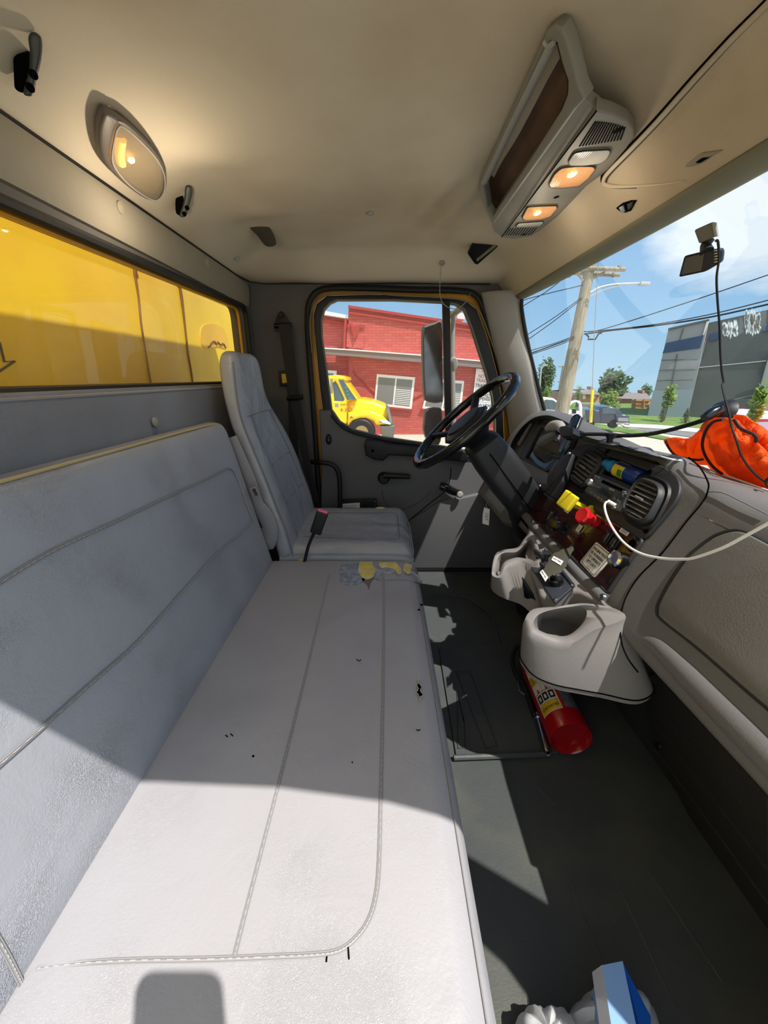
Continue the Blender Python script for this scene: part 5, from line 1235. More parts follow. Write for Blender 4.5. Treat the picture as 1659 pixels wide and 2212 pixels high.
link('nozzle_bore', lathe(hs[0]+(hs[1]-hs[0]).normalized()*.003, hs[1]-hs[0], [(0, 0), (.0065, 0)], 14), M['hole'], fe)
h1 = hs[0]+(hs[1]-hs[0]).normalized()*.14
link('hose', tube([h1, atZ(1152, 1540, .03), atZ(1135, 1490, .04), atZ(1112, 1450, .05), atZ(1107, 1420, .06), atZ(1118, 1395, .08), atZ(1135, 1385, .1)], .008, 10, sm=5), M['rubber'], fe)
link('hose_clip', tube([atZ(1119, 1470, .02), atZ(1122, 1492, .02), atZ(1135, 1502, .02), atZ(1141, 1518, .02)], .0018, 6, sm=3), M['steel'], fe)
# plastic bag at the very bottom
bagm = bpy.data.materials.new('white film'); bagm.use_nodes = True; t = bagm.node_tree; b = t.nodes['Principled BSDF']; b.inputs['Base Color'].default_value = lin((226, 226, 226)); b.inputs['Roughness'].default_value = .3
tl = t.nodes.new('ShaderNodeBsdfTranslucent'); tl.inputs[0].default_value = lin((226, 226, 226)); ms = t.nodes.new('ShaderNodeMixShader'); ms.inputs[0].default_value = .35
t.links.new(b.outputs[0], ms.inputs[1]); t.links.new(tl.outputs[0], ms.inputs[2]); t.links.new(ms.outputs[0], t.nodes['Material Output'].inputs[0])
def lump(outline, c, zb, hgt, seed, m, name, par=None, amp=.03, **k):
    O = cr([Vector((a, b, 0)) for a, b in outline], 5); rings = []
    base = [atZ(o.x, o.y, zb) for o in O]; cc_ = atZ(c[0], c[1], zb)
    for j in range(13):
        f = math.cos(j/12*math.pi/2)**.7; z = zb+hgt*math.sin(j/12*math.pi/2)
        r = []
        for p in base:
            q = cc_.lerp(p, f); d = (p-cc_).normalized()
            n1 = noise.noise(V(q.x*11, q.y*11, z*8+seed)); n2 = abs(noise.noise(V(d.x*7+seed, d.y*7, z*5)))
            an = math.atan2(d.y, d.x); pl_ = (abs(math.sin(an*4.5+seed+2.5*noise.noise(V(q.x*6, q.y*6, z*9))))**.7-.6)*.012*min(1, (1-f)*3+.25)
            r.append(V(q.x, q.y, max(z, 0))+d*(amp*.6*n1+amp*.45*n2)*(.15+f)+(d*.5+V(0, 0, .9))*pl_+V(0, 0, amp*.6*n1*(1-f)+.012*(abs(noise.noise(V(q.x*26, q.y*26, seed+z*20)))-.2)))
        rings.append([V(p.x, p.y, max(.001, p.z)) for p in r])
    return link(name, loft(rings), m, par, smooth=50, **k)
bag = thing('plastic_bag', atZ(1250, 2200, 0), 'crumpled white plastic bag on the floor at the bottom edge', 'bag')
lump([(1092, 2300), (1112, 2215), (1150, 2196), (1190, 2198), (1225, 2205), (1255, 2290), (1180, 2400)], (1170, 2280), .0, .08, 3, bagm, 'film', bag, .02)
lump([(1225, 2230), (1262, 2185), (1280, 2165), (1305, 2160), (1350, 2165), (1392, 2205), (1412, 2260), (1400, 2400), (1260, 2400)], (1320, 2280), .0, .12, 8, bagm, 'film', bag, .022)
q0 = [atZ(a, b, .19) for a, b in [(1300, 2085), (1345, 2076), (1392, 2300), (1335, 2310)]]
bxm = mat('light blue carton', (128, 166, 214), .5)
bxo = thing('carton', (q0[0]+q0[2])/2+V(0, 0, -.18), 'pale blue carton standing up out of the white plastic bag', 'carton')
link('body', loft([[V(p.x, p.y, .004) for p in q0], q0]), bxm, bxo, smooth=20)
sd = q0[1].lerp(q0[2], .0), q0[1].lerp(q0[2], .9)
link('blue_side', loft([[sd[0]+V(.001, 0, -.004), sd[1]+V(.001, 0, -.004)], [sd[0]+V(.030, -.04, -.05), sd[1]+V(.034, .0, -.08)]], closed=False), mat('deep blue card', (0, 74, 158), .5), bxo, smooth=0)
link('white_flap', loft([[q0[0]+V(-.012, 0, -.02), q0[3]+V(-.012, 0, -.02)], [q0[0]+V(0, 0, .001), q0[3]+V(0, 0, .001)]], closed=False), bagm, bxo, smooth=0)
# the photographer's phone, held at the lens; it throws the rounded shadow on the bench
fw_ = V(0, CS, -SN); upv = V(0, SN, CS)
pc0 = CAM-fw_*.016-upv*.052+V(0, 0, .0)
pc0 = pc0+V(.012, 0, 0); cs_ = [pc0+V(a*.048, 0, 0)+upv*b*.075 for a, b in ((-1, -1), (1, -1), (1, 1), (-1, 1))]
link('phone', plate_me(rc(cs_, .022, 6), [], plane(pc0+fw_*.004, -fw_), .009, .002), M['blackg'], label='dark phone held at the open door, casting rounded shadow on bench', cat='phone')
# ------------------------------------------------------------------ outside
GZ = -1.15
GP = plane((0, 0, GZ), (0, 0, 1))
conc = mat('pale concrete', (196, 190, 170), .9, bump=.3, bscale=3, var=.12, vscale=.4)
struct('trim_10', grid(lambda u, v: V(-60+130*u, -60+98*v, GZ), 1, 1), conc)
def gpoly(name, pts, z, m, lab, cat, **k):
    return link(name, plate_me([atZ(a, b, GZ+z) for a, b in pts], [], plane((0, 0, GZ+z), (0, 0, 1)), .03), m, label=lab, cat=cat, **k)
grass = mat('grass', (112, 140, 62), .95, bump=.8, bscale=6, var=.35, vscale=1.2, var_col=(80, 110, 40))
asph = mat('asphalt', (128, 126, 122), .9, var=.15, vscale=.6)
gpoly('lawn', [(1130, 869), (1420, 869), (1700, 869), (1750, 950), (1560, 930), (1420, 917), (1357, 917), (1130, 905)], .02, grass, 'bright green lawn in front of the grey building', 'lawn')
gpoly('sidewalk', [(1340, 915), (1420, 917.5), (1560, 930), (1800, 955), (1800, 968), (1511, 934), (1420, 925), (1350, 921)], .05, mat('white kerb', (226, 222, 212), .8), 'white concrete sidewalk strip beyond the road', 'sidewalk')
gpoly('road', [(1330, 925), (1420, 926), (1511, 935), (1800, 970), (1800, 1000), (1489, 943), (1410, 932), (1340, 928)], .03, asph, 'grey asphalt road seen over the dash', 'road')
gpoly('verge', [(1150, 915), (1285, 914), (1357, 924), (1400, 934), (1445, 944), (1470, 952), (1430, 948), (1340, 932), (1270, 930)], .04, grass, 'narrow strip of grass between road and pale concrete lot', 'grass strip')
# --- yellow truck body behind the cab
yb = thing('truck_body', V(-.98, 1.2, -.9), 'dirty yellow truck body wall right behind the rear window', 'truck body')
ymat = mat('dirty yellow paint', (255, 218, 48), .4, var=.5, vscale=3.5, var_col=(245, 198, 60), thr=(.42, .85), bump=.05, bscale=8)
XW = -.95
link('front_wall', lo_hi((XW-.5, -.6, -.9), (XW, 3.4, 2.6), .02), ymat, yb)
link('top_step', lo_hi((XW-.01, -.6, 1.50), (XW+.012, 3.4, 2.6), .004), ymat, yb)
brs = mat('sealant stain', (120, 78, 20), .6)
def onw(l, o=.004): return [atX(a, b, XW+o) for a, b in l]
link('sealant_run', tube(onw([(286, 565), (292, 575), (291, 590), (299, 640), (305, 700), (313, 750), (321, 800), (327, 835)]), [.006, .010, .006, .004, .004, .003, .004, .004], 6, sm=4), brs, yb)
link('sealant_run', tube(onw([(375, 603), (386, 612), (392, 645), (399, 700), (406, 760), (413, 800), (418, 835)]), [.003, .006, .008, .005, .004, .004, .003], 6, sm=4), brs, yb)
link('star_outline', tube(onw([(-30, 690), (0, 742), (10, 781), (32, 780), (0, 801), (-30, 830)]), .0028, 5), M['ink'], yb)
pl = plane((XW+.003, 1, 1), (1, 0, 0))
link('peeled_patch', plate_me(cr(PX([(434, 712), (446, 700), (466, 700), (484, 712), (492, 735), (488, 752), (470, 748), (452, 756), (436, 745)], pl), 3), [], pl, .004), mat('pale yellow film', (246, 196, 72), .5), yb)
rg = [atX(450+i*3.4, 748-8*math.sin(i*.28)+random.uniform(-4, 4), XW+.005) for i in range(12)]
link('ragged_edge', tube(rg, .004, 5), brs, yb)
# --- mirrors outside the driver door
arm = thing('side_mirror', atY(978, 900, 2.4), 'grey truck side mirror assembly of tall and small heads outside the driver window', 'side mirror')
def mpl(y): return plane((0, y, 1), (.15, -1, 0))
def mirror(outl, label, y):
    t = Pend('mirror_head', arm)
    link('housing', plate_me(cr(PX(outl, mpl(y)), 3), [], mpl(y), .06, .012), mat('mirror housing', (84, 84, 82), .5) if 'mirror housing' not in bpy.data.materials else bpy.data.materials['mirror housing'], t)
    c = Vector((sum(a for a, b in outl)/len(outl), sum(b for a, b in outl)/len(outl)))
    inn = [(c.x+(a-c.x)*.88, c.y+(b-c.y)*.95) for a, b in outl]
    link('glass', plate_me(cr(PX(inn, off(mpl(y), .002)), 3), [], off(mpl(y), .002), .003), mirm, t)
    return t
mirm = mat('mirror glass', (120, 124, 128), .12, metal=1, var=.6, vscale=6, var_col=(66, 64, 58))
m1_ = mirror([(914, 712), (922, 702), (940, 696), (956, 695), (957, 760), (958, 860), (954, 869), (940, 871), (924, 867), (917, 855), (914, 780)], 'tall upper side mirror outside the driver door window', 2.42)
m2_ = mirror([(917, 915), (920, 890), (930, 882), (948, 881), (956, 888), (956, 930), (950, 960), (932, 962), (922, 948), (916, 930)], 'small convex lower side mirror outside the driver door window', 2.42)
link('post', tube([atY(978, 672, 2.42), atY(976, 760, 2.42), atY(978, 850, 2.42), atY(980, 975, 2.42)], .016, 10), M['pillar'], arm)
link('strut', tube([atY(976, 682, 2.42), atY(990, 670, 2.38), atY(1012, 656, 2.15)], .017, 10), M['pillar'], arm)
link('lower_strut', tube([atY(980, 970, 2.42), atY(1000, 985, 2.15)], .016, 10), M['pillar'], arm)
link('knob', lathe(atY(979, 787, 2.38), (0, -1, 0), [(0, .02), (.02, .018), (.026, .004), (.026, 0)], 20, sy=1.6), M['pillar'], arm)
# --- red building
brick = bpy.data.materials.new('red painted brick'); brick.use_nodes = True; t = brick.node_tree; b = t.nodes['Principled BSDF']; b.inputs['Roughness'].default_value = .85
co = t.nodes.new('ShaderNodeTexCoord'); sp_ = t.nodes.new('ShaderNodeSeparateXYZ'); cx_ = t.nodes.new('ShaderNodeCombineXYZ')
t.links.new(co.outputs['Object'], sp_.inputs[0]); t.links.new(sp_.outputs['X'], cx_.inputs['X']); t.links.new(sp_.outputs['Z'], cx_.inputs['Y'])
bk_ = t.nodes.new('ShaderNodeTexBrick'); bk_.inputs['Scale'].default_value = 1.0; bk_.inputs['Brick Width'].default_value = .30; bk_.inputs['Row Height'].default_value = .095; bk_.inputs['Mortar Size'].default_value = .007
bk_.inputs['Color1'].default_value = lin((196, 96, 86)); bk_.inputs['Color2'].default_value = lin((184, 82, 74)); bk_.inputs['Mortar'].default_value = lin((166, 68, 60))
t.links.new(cx_.outputs[0], bk_.inputs['Vector']); t.links.new(bk_.outputs['Color'], b.inputs['Base Color'])
bp = t.nodes.new('ShaderNodeBump'); bp.inputs['Strength'].default_value = .6; bp.inputs['Distance'].default_value = .02; bp.invert = True; t.links.new(bk_.outputs['Fac'], bp.inputs['Height']); t.links.new(bp.outputs[0], b.inputs['Normal'])
RY = 16.0
def ry(o=0): return plane((0, RY-o, 0), (0, -1, 0))
rb = thing('red_building', V(3, RY+2, GZ), 'single-storey red painted brick building across the lot', 'building')
def rwall(name, pts, o, th, m, **k): return link(name, plate_me(PX(pts, ry(o)), [], ry(o), th), m, rb, **k)
rwall('wall', [(753, 661), (1122, 716), (1122, 1010), (753, 1010)], 0, 4, brick, smooth=0)
rwall('wing_wall', [(560, 650), (753, 687), (753, 1010), (560, 1010)], -.35, 4, brick, smooth=0)
whm = mat('white coping', (232, 230, 224), .7); gym = mat('grey ledge', (128, 112, 108), .8)
rwall('wing_coping', [(560, 645), (752, 681), (752, 688), (560, 656)], .0, .6, whm)
rdm = mat('dark red moulding', (166, 58, 52), .8)
rwall('parapet_moulding', [(752, 659), (1122, 714), (1122, 719), (752, 665)], .12, .3, rdm)
rwall('parapet_moulding', [(752, 672), (1122, 727), (1122, 731), (752, 677)], .08, .3, rdm)
rwall('wing_moulding', [(560, 668), (752, 698), (752, 702), (560, 673)], -.2, .3, rdm)
rwall('ledge', [(640, 747), (753, 754), (900, 765), (1122, 787), (1122, 789), (900, 767.5), (753, 756.5), (640, 749.5)], .42, .6, whm)
rwall('ledge_fascia', [(640, 749), (753, 756), (900, 767), (1122, 789), (1122, 802), (900, 782), (753, 769), (640, 761)], .38, .5, gym)
rwall('downpipe', [(744, 690), (749, 690), (746, 753), (741, 753)], .05, .12, rdm)
rwall('pilaster', [(751, 702), (787, 704), (784, 752), (748, 750)], .07, .2, brick, smooth=0)
rwall('pilaster_cap', [(750, 700), (759, 701), (758, 708), (750, 707)], .12, .1, rdm); rwall('pilaster_cap', [(778, 702), (788, 703), (787, 709), (778, 708)], .12, .1, rdm)
rwall('shield', [(757, 702), (766, 705), (775, 702), (774, 718), (766, 735), (762, 722)], .16, .15, rdm)
def bwin(q, pane_l, mullion, nblind, name='window'):
    f = rwall(name, q, .05, .12, whm)
    P = [Vector(p) for p in q]; 
    def uv(u, v): a = P[0].lerp(P[1], u); b_ = P[3].lerp(P[2], u); c = a.lerp(b_, v); return (c.x, c.y)
    for (u0, u1) in pane_l:
        link('pane', plate_me(PX([uv(u0, .09), uv(u1, .09), uv(u1, .92), uv(u0, .92)], ry(.055)), [], ry(.055), .02), mat('window pane', (120, 122, 120), .25) if 'window pane' not in bpy.data.materials else bpy.data.materials['window pane'], f)
        for i in range(nblind if u0 > .3 else 0):
            v = .42+.5*i/nblind
            link('blind_slat', plate_me(PX([uv(u0+.01, v), uv(u1-.01, v), uv(u1-.01, v+.02), uv(u0+.01, v+.02)], ry(.06)), [], ry(.06), .01), whm, f, smooth=0)
    rwall('window_sill', [(P[3].x-3, P[3].y), (P[2].x+2, P[2].y), (P[2].x+2, P[2].y+4), (P[3].x-3, P[3].y+4)], .1, .14, rdm)
    return f
bwin([(814, 808), (897, 815), (889, 884), (808, 875)], [(.05, .49), (.53, .94)], .5, 9)
bwin([(930, 818), (1003, 823), (995, 891), (912, 882)], [(.05, .49), (.53, .94)], .5, 9)
bwin([(660, 797), (727, 801), (724, 870), (655, 860)], [(.05, .49), (.53, .9)], .5, 0)
link('conduit', tube([atP(a, b, ry(.03)) for a, b in [(764, 797), (765, 807), (810, 849)]], .02, 5), rdm, rb); link('conduit', tube([atP(a, b, ry(.03)) for a, b in [(890, 863), (915, 850)]], .02, 5), rdm, rb)
link('roof_unit', plate_me(PX([(988, 675), (1004, 677), (1004, 690), (988, 688)], ry(-1)), [], ry(-1), 1.0), whm, rb)
sb_ = thing('notice_board', atP(1050, 905, ry(.1)), 'white wall sign about trailers in red and black letters, behind the wheel', 'sign')
link('board', plate_me(PX([(1029, 796), (1092, 801), (1092, 874), (1021, 866)], ry(.12)), [], ry(.12), .04), M['white'], sb_)
lbb = link('lower_board', plate_me(PX([(1029, 868), (1092, 874), (1090, 908), (1026, 902)], ry(.12)), [], ry(.12), .04), M['white'], sb_)
redt = mat('sign red', (190, 70, 60), .7); blt = mat('sign blue', (50, 80, 130), .7)
for s, px, py, sz, m in (('N', 1041, 805, .20, redt), ('NO PARKING', 1033, 816, .15, redt), ('TRAILERS', 1029, 825, .15, redt), ('TRAILERS', 1027, 836, .15, M['ink']), ('UNLOCKED', 1027, 846, .14, M['ink']), ('TOWED AT', 1028, 856, .15, M['ink']), ('EXPENSE', 1027, 864, .15, M['ink']), ('WARNING', 1033, 879, .16, blt)):
    link('lettering', text_me(s, sz*1.25, atP(px, py, ry(.125)), V(1, 0, -.06), V(-.05, 0, 1), .004, sx=.8), m, sb_)
for a, b, w_ in ((1032, 886, 12), (1031, 897, 5)): link('small_print', tube([atP(a, b, ry(.125)), atP(a+w_, b+1, ry(.125))], .03, 4), blt, lbb)
# --- yellow conventional truck in front of the red building
TY = 13.0
def ty(o=0): return plane((0, TY-o, 0), (0, -1, 0))
yt = thing('yellow_truck', atY(770, 950, TY+1), 'bright yellow conventional truck parked before the red building, facing right', 'truck')
ytm = mat('truck yellow', (250, 214, 0), .3, spec=.6, coat=.4)
def tp_(name, pts, o, th, m, par=yt, bev=0, sm=0, holes=()): 
    P = PX(pts, ty(o)); P = cr(P, sm) if sm else P
    return link(name, plate_me(P, [PX(h, ty(o)) for h in holes], ty(o), th, bev), m, par)
cab_win = [(719, 828), (724, 824), (729, 832), (743, 862), (741, 867), (722, 866)]
tp_('cab', [(690, 812), (729, 810), (746, 815), (748, 822), (742, 822), (771, 863), (752, 866), (751, 910), (742, 924), (690, 935)], 0, 2.2, ytm, bev=.06, holes=[cab_win])
tp_('door_glass', cab_win, -.04, .03, mat('truck glass', (70, 90, 98), .08, spec=.8))
tp_('windscreen', [(731, 819), (741, 821), (770, 863), (750, 864)], .02, .05, bpy.data.materials['truck glass'])
for i, (a, b) in enumerate(((745, 835), (748, 843), (750, 851), (754, 858))): link('sticker', plate_me(PX([(a, b), (a+3, b), (a+4, b+4), (a+1, b+4)], ty(.03)), [], ty(.03), .01), mat('sticker green', (60, 150, 130), .6) if 'sticker green' not in bpy.data.materials else bpy.data.materials['sticker green'], yt)
tp_('hood', [(751, 866), (771, 863), (783, 863), (808, 868), (830, 876), (840, 884), (845, 917), (828, 919), (808, 917), (800, 906), (786, 903), (765, 906), (751, 913)], -.15, 1.9, ytm, bev=.14)
tp_('fender', [(751, 892), (775, 884), (800, 886), (825, 896), (838, 910), (840, 918), (812, 919), (806, 910), (792, 904), (778, 904), (762, 909), (750, 922)], .12, .5, ytm, bev=.10)
tp_('grille', [(834, 880), (841, 885), (846, 905), (846, 916), (842, 916), (838, 896)], .1, 1.6, M['steel'])
tp_('headlight', [(819, 907), (835, 908), (844, 915), (843, 918), (826, 914)], .16, .2, whm, bev=.02)
tp_('bumper', [(821, 921), (853, 919), (852, 930), (850, 949), (826, 945)], .14, 2.2, mat('worn chrome', (120, 120, 110), .4, metal=.6), bev=.03)
tw = atP(781, 934, ty(.1)); 
whl = link('tyre', lathe(tw+V(0, .3, 0), (0, -1, 0), [(.22, .30), (.38, .32), (.44, .28), (.46, .1), (.44, 0), (.2, 0)], 36), M['rubber'], yt)
link('rim', lathe(tw+V(0, .3, 0), (0, -1, 0), [(0, .2), (.1, .22), (.14, .26), (.22, .29), (.24, .27)], 24), mat('tan rim', (190, 160, 110), .5), whl)
tp_('side_mirror', [(713, 818), (718, 818), (718, 850), (713, 850)], .25, .1, M['steel']); tp_('low_mirror', [(723, 872), (730, 872), (730, 880), (724, 880)], .2, .1, M['pillar'])
tp_('door_line', [(750, 866), (751.2, 866), (751.2, 906), (750, 906)], .004, .01, mat('dark yellow', (150, 110, 0), .6))
for s, a, b, z in (('INDUSTRY', 736, 876, .10), ('4-353', 735, 889, .17)): link('lettering', text_me(s, z, atP(a, b, ty(.01)), V(1, 0, 0), V(0, 0, 1), .004), mat('door lettering', (170, 100, 30), .6), yt)
link('side_badge', plate_me(PX([(754, 903), (759, 899), (764, 903)], ty(.14)), [], ty(.14), .01), redt, yt)
# --- utility pole
PY = 11.0
woodp = mat('weathered pole wood', (168, 160, 140), .9, bump=.6, bscale=4, aniso=(14, 14, 1), var=.3, vscale=3, var_col=(128, 118, 98))
up_ = thing('utility_pole', atY(1205, 1000, PY), 'weathered wooden utility pole with crossarm and street lamp arm', 'utility pole')
pt_, pb_ = atY(1279, 553, PY), atY(1213, 892, PY)
dirp = (pb_-pt_).normalized()
link('pole', tube([pt_, pt_.lerp(pb_, .5), pb_, pb_+dirp*1.4], [.115, .15, .185, .195], 16), woodp, up_)
for dz in (0, 12): link('crossarm', tube([atY(1226, 578+dz*.9, PY-.15+dz*.02), atY(1350-dz, 582+dz, PY-.15+dz*.02)], .05, 8), woodp, up_)
link('brace', tube([atY(1243, 588, PY-.1), atY(1260, 606, PY-.1)], .025, 6), woodp, up_); link('brace', tube([atY(1306, 588, PY-.1), atY(1277, 604, PY-.1)], .025, 6), woodp, up_)
for a, b in ((1230, 594), (1325, 594), (1258, 577), (1337, 579)): link('insulator', lathe(atY(a, b, PY-.15), (0, 0, 1), [(0, -.06), (.03, -.05), (.05, 0), (.03, .05), (0, .06)], 12), mat('brown insulator', (120, 90, 70), .4) if 'brown insulator' not in bpy.data.materials else bpy.data.materials['brown insulator'], up_)
galv = mat('galvanised', (190, 192, 190), .45, metal=.5)
link('lamp_arm', tube([atY(a, b, PY-.2) for a, b in [(1275, 632), (1295, 621), (1330, 614), (1382, 612)]], .022, 8, sm=4), galv, up_)
link('lamp_arm_stay', tube([atY(a, b, PY-.2) for a, b in [(1275, 641), (1300, 628), (1340, 616)]], .015, 6, sm=3), galv, up_)
link('lamp_head', box(atY(1391, 613, PY-.2), (.24, .14, .07), .02), galv, up_)
link('loop_bracket', tube([atY(a, b, PY-.3) for a, b in [(1264, 720), (1272, 728), (1270, 733), (1286, 733), (1293, 721), (1300, 719)]], .02, 6), M['rubber'], up_)
wires = [([(1262, 716), (1300, 712), (1480, 655), (1659, 594), (1700, 580)], 'upper overhead wire crossing the sky right of the pole'), ([(1262, 717), (1320, 712), (1420, 700), (1540, 678), (1700, 638)], 'middle overhead wire right of the pole'),
         ([(1262, 722), (1320, 714), (1420, 703), (1540, 684), (1700, 648)], 'thick lower overhead wire right of the pole'), ([(1110, 770), (1148, 757), (1200, 741), (1250, 722)], 'uppermost of three dark wires left of pole'),
         ([(1110, 775), (1150, 762), (1200, 744), (1250, 726)], 'middle of three dark wires left of pole'), ([(1110, 780), (1150, 765), (1200, 748), (1250, 729)], 'lowest of three dark wires left of pole'),
         ([(1110, 672), (1130, 661), (1180, 630), (1232, 590)], 'thin wire rising to the left end of the crossarm'), ([(1110, 687), (1131, 677), (1122, 652), (1259, 616)], 'thin wire running to the pole below the crossarm'),
         ([(1120, 737), (1141, 722), (1200, 684), (1256, 643)], 'thin wire slanting to the pole at lamp arm height'), ([(1120, 750), (1143, 732), (1200, 691), (1256, 646)], 'thin wire just under the lamp arm wire')]
for i, (w_, lb_) in enumerate(wires):
    n_w = len(w_)
    link('overhead_wire', tube([atY(a, b, PY-.1 + (0 if i > 2 else -.9*k)) for k, (a, b) in enumerate(w_)], .016 if i in (2, 4) else .010, 5, sm=5), M['rubber'], label=lb_, cat='wire', group='overhead wires')
gw = thing('guy_wire', atY(1276, 915, PY-1.2), 'thin guy wire with a yellow plastic marker sleeve at its foot', 'guy wire')
link('wire', tube([atY(1293, 548, PY-.6), atY(1284, 720, PY-.9), atY(1277, 912, PY-1.2)], .008, 5), M['steel'], gw)
link('marker_sleeve', tube([atY(1280, 842, PY-1.1), atY(1276, 913, PY-1.2)], .035, 8), mat('marker yellow', (240, 214, 40), .5), gw)
# --- trees
def foliage(c, r, n, seed, size=.35, shape=1.0):
    rnd = random.Random(seed); bm = bmesh.new()
    for i in range(n):
        while True:
            p = Vector((rnd.uniform(-1, 1), rnd.uniform(-1, 1), rnd.uniform(-1, 1)))
            if .25 < p.length < 1: break
        nn_ = noise.noise(p*2.3+V(seed, 0, 0)); p *= .82+.5*nn_
        k = 1-.0*shape
        if shape > 1: t = (p.z+1)/2; k = max(.08, (1-t)**.75*1.5)
        q = Vector((c[0]+p.x*r[0]*k, c[1]+p.y*r[1]*k, c[2]+p.z*r[2]))
        a = Vector((rnd.gauss(0, 1), rnd.gauss(0, 1), rnd.gauss(0, 1))).normalized(); b_ = a.orthogonal().normalized(); s = size*rnd.uniform(.5, 1.2)
        v = [bm.verts.new(q+a*s), bm.verts.new(q+b_*s*.6), bm.verts.new(q-a*s*.8), bm.verts.new(q-b_*s*.6)]
        bm.faces.new(v)
    return bm_mesh(bm, False)
def leafm(name, c1, c2):
    m = mat(name, c1, .7, var=.6, vscale=.9, var_col=c2); t = m.node_tree
    b = t.nodes['Principled BSDF']; tl = t.nodes.new('ShaderNodeBsdfTranslucent'); tl.inputs[0].default_value = lin(c1); ms = t.nodes.new('ShaderNodeMixShader'); ms.inputs[0].default_value = .35
    t.links.new(b.outputs[0], ms.inputs[1]); t.links.new(tl.outputs[0], ms.inputs[2]); t.links.new(ms.outputs[0], t.nodes['Material Output'].inputs[0]); return m
lf1 = leafm('deep leaf', (92, 120, 66), (62, 88, 44)); lf2 = leafm('bright leaf', (136, 164, 70), (100, 130, 50)); lf3 = leafm('conifer leaf', (104, 116, 72), (78, 88, 50))
barkm = mat('bark', (104, 90, 72), .9)
def tree(px0, px1, py0, py1, Y, m, label, seed, n=900, base=None, shape=1, size=None, tr=.12, group=None, name='tree'):
    a, b_ = atY(px0, py1, Y), atY(px1, py0, Y); c = (a+b_)/2; r = ((b_.x-a.x)/2, (b_.x-a.x)/2, (b_.z-a.z)/2)
    bz2 = base if base is not None else GZ
    t = thing(name, V(c.x, Y, bz2), label, 'tree' if name == 'tree' else 'shrub', group)
    link('crown', foliage(c, r, n, seed, size or r[0]*.16, shape), m, t, smooth=0)
    br_ = [tube([V(c.x, Y, bz2), V(c.x+.02, Y, c.z-r[2]*.4), V(c.x, Y, c.z+r[2]*.5)], [tr, tr*.7, tr*.2], 8)]
    for k in range(5): 
        an = k*1.3; z0 = c.z-r[2]*(.7-.2*k); br_.append(tube([V(c.x, Y, z0), V(c.x+math.cos(an)*r[0]*.6, Y+math.sin(an)*r[0]*.4, z0+r[2]*.5)], [tr*.4, tr*.1], 5))
    link('trunk', join(br_), barkm, t)
G_ = 'background trees'
tree(1152, 1206, 768, 862, 34, lf1, 'tall dark green tree left of the utility pole', 3, 1600, tr=.3)
tree(1284, 1366, 794, 880, 48, lf1, 'large full green tree behind the brick house', 5, 2200, tr=.35)
tree(1288, 1344, 836, 902, 22, lf2, 'bright young green tree standing in front of the dark pickup', 6, 1300, tr=.09)
tree(1379, 1414, 828, 862, 47, lf1, 'small dark tree above second house roof, left of grey building', 9, 700, tr=.2)
tree(1164, 1196, 830, 885, 30, lf2, 'light green low tree beside the white pickup', 11, 700, tr=.1)
tree(1206, 1226, 832, 872, 33, lf1, 'dark low tree just left of the pole base', 12, 500, tr=.1)
tree(1238, 1262, 828, 870, 31, lf2, 'light low tree just right of the pole base', 13, 500, tr=.1)
tree(1427, 1466, 826, 885, 21, lf2, 'sparse young tree before the light grey facade', 14, 260, size=.14, tr=.05)
tree(1418, 1447, 868, 918, 20.5, lf3, 'squat dull conifer bush below the sparse young tree', 15, 700, shape=2, tr=.05, name='bush')
tree(1467, 1498, 878, 922, 20, lf3, 'squat conifer bush in front of the dark facade', 16, 700, shape=2, tr=.05, name='bush')
tree(1608, 1668, 816, 930, 12, lf2, 'leafy young tree at the right edge of the windscreen', 17, 420, size=.14, tr=.05)
tree(1262, 1286, 868, 905, 24, leafm('autumn leaf', (150, 112, 72), (120, 90, 60)), 'brownish shrub between guy wire and house', 18, 400, tr=.05, name='shrub')
# --- houses, fence
rfm = mat('shingle roof', (132, 122, 114), .9); bkm = mat('tan brick', (176, 134, 104), .9)
def house(xa, xb, yr, ye, yb, Y, label, wins):
    h = thing('house', atY((xa+xb)/2, yb, Y), label, 'house', 'brick houses in the distance')
    hp = plane((0, Y, 0), (0, -1, 0)); 
    link('wall', plate_me(PX([(xa+3, ye), (xb-3, ye+2), (xb-3, yb+6), (xa+3, yb+6)], hp), [], hp, 8), bkm, h)
    a, b_ = atY(xa, ye+1, Y-.4), atY(xb, ye+3, Y-.4); c, d = atY(xa+12, yr, Y+4), atY(xb-14, yr+1, Y+4)
    link('roof', loft([[a, b_], [V(c.x, Y+4, c.z), V(d.x, Y+4, d.z)], [V(a.x, Y+8.4, a.z), V(b_.x, Y+8.4, b_.z)]], closed=False), rfm, h, smooth=0)
    for (x, y, w_, hh) in wins: link('window', plate_me(PX([(x, y), (x+w_, y), (x+w_, y+hh), (x, y+hh)], off(hp, .05)), [], off(hp, .05), .1), whm, h)
    link('chimney', plate_me(PX([(xb-22, yr-5), (xb-17, yr-5), (xb-17, yr+5), (xb-22, yr+5)], plane((0, Y+3.5, 0), (0, -1, 0))), [], plane((0, Y+3.5, 0), (0, -1, 0)), .8), bkm, h)
house(1252, 1298, 840, 850, 872, 38, 'tan brick house with grey roof right of the utility pole', [(1259, 852, 6, 10), (1280, 852, 6, 9)])
house(1340, 1410, 848, 860, 890, 36, 'tan brick house with broad grey roof behind the wooden fence', [])
link('garage', lo_hi((atY(1256, 880, 30).x, 30, GZ), (atY(1340, 880, 30).x, 31, atY(1300, 872, 30).z), .02), mat('dull grey siding', (140, 134, 128), .9), label='low grey garage behind the dark pickup', cat='garage')
fn = thing('wooden_fence', atY(1385, 898, 30), 'new tan wooden fence panels left of the grey building', 'fence')
fp_ = plane((0, 30, 0), (0, -1, 0)); fm_ = mat('fence boards', (214, 178, 130), .85)
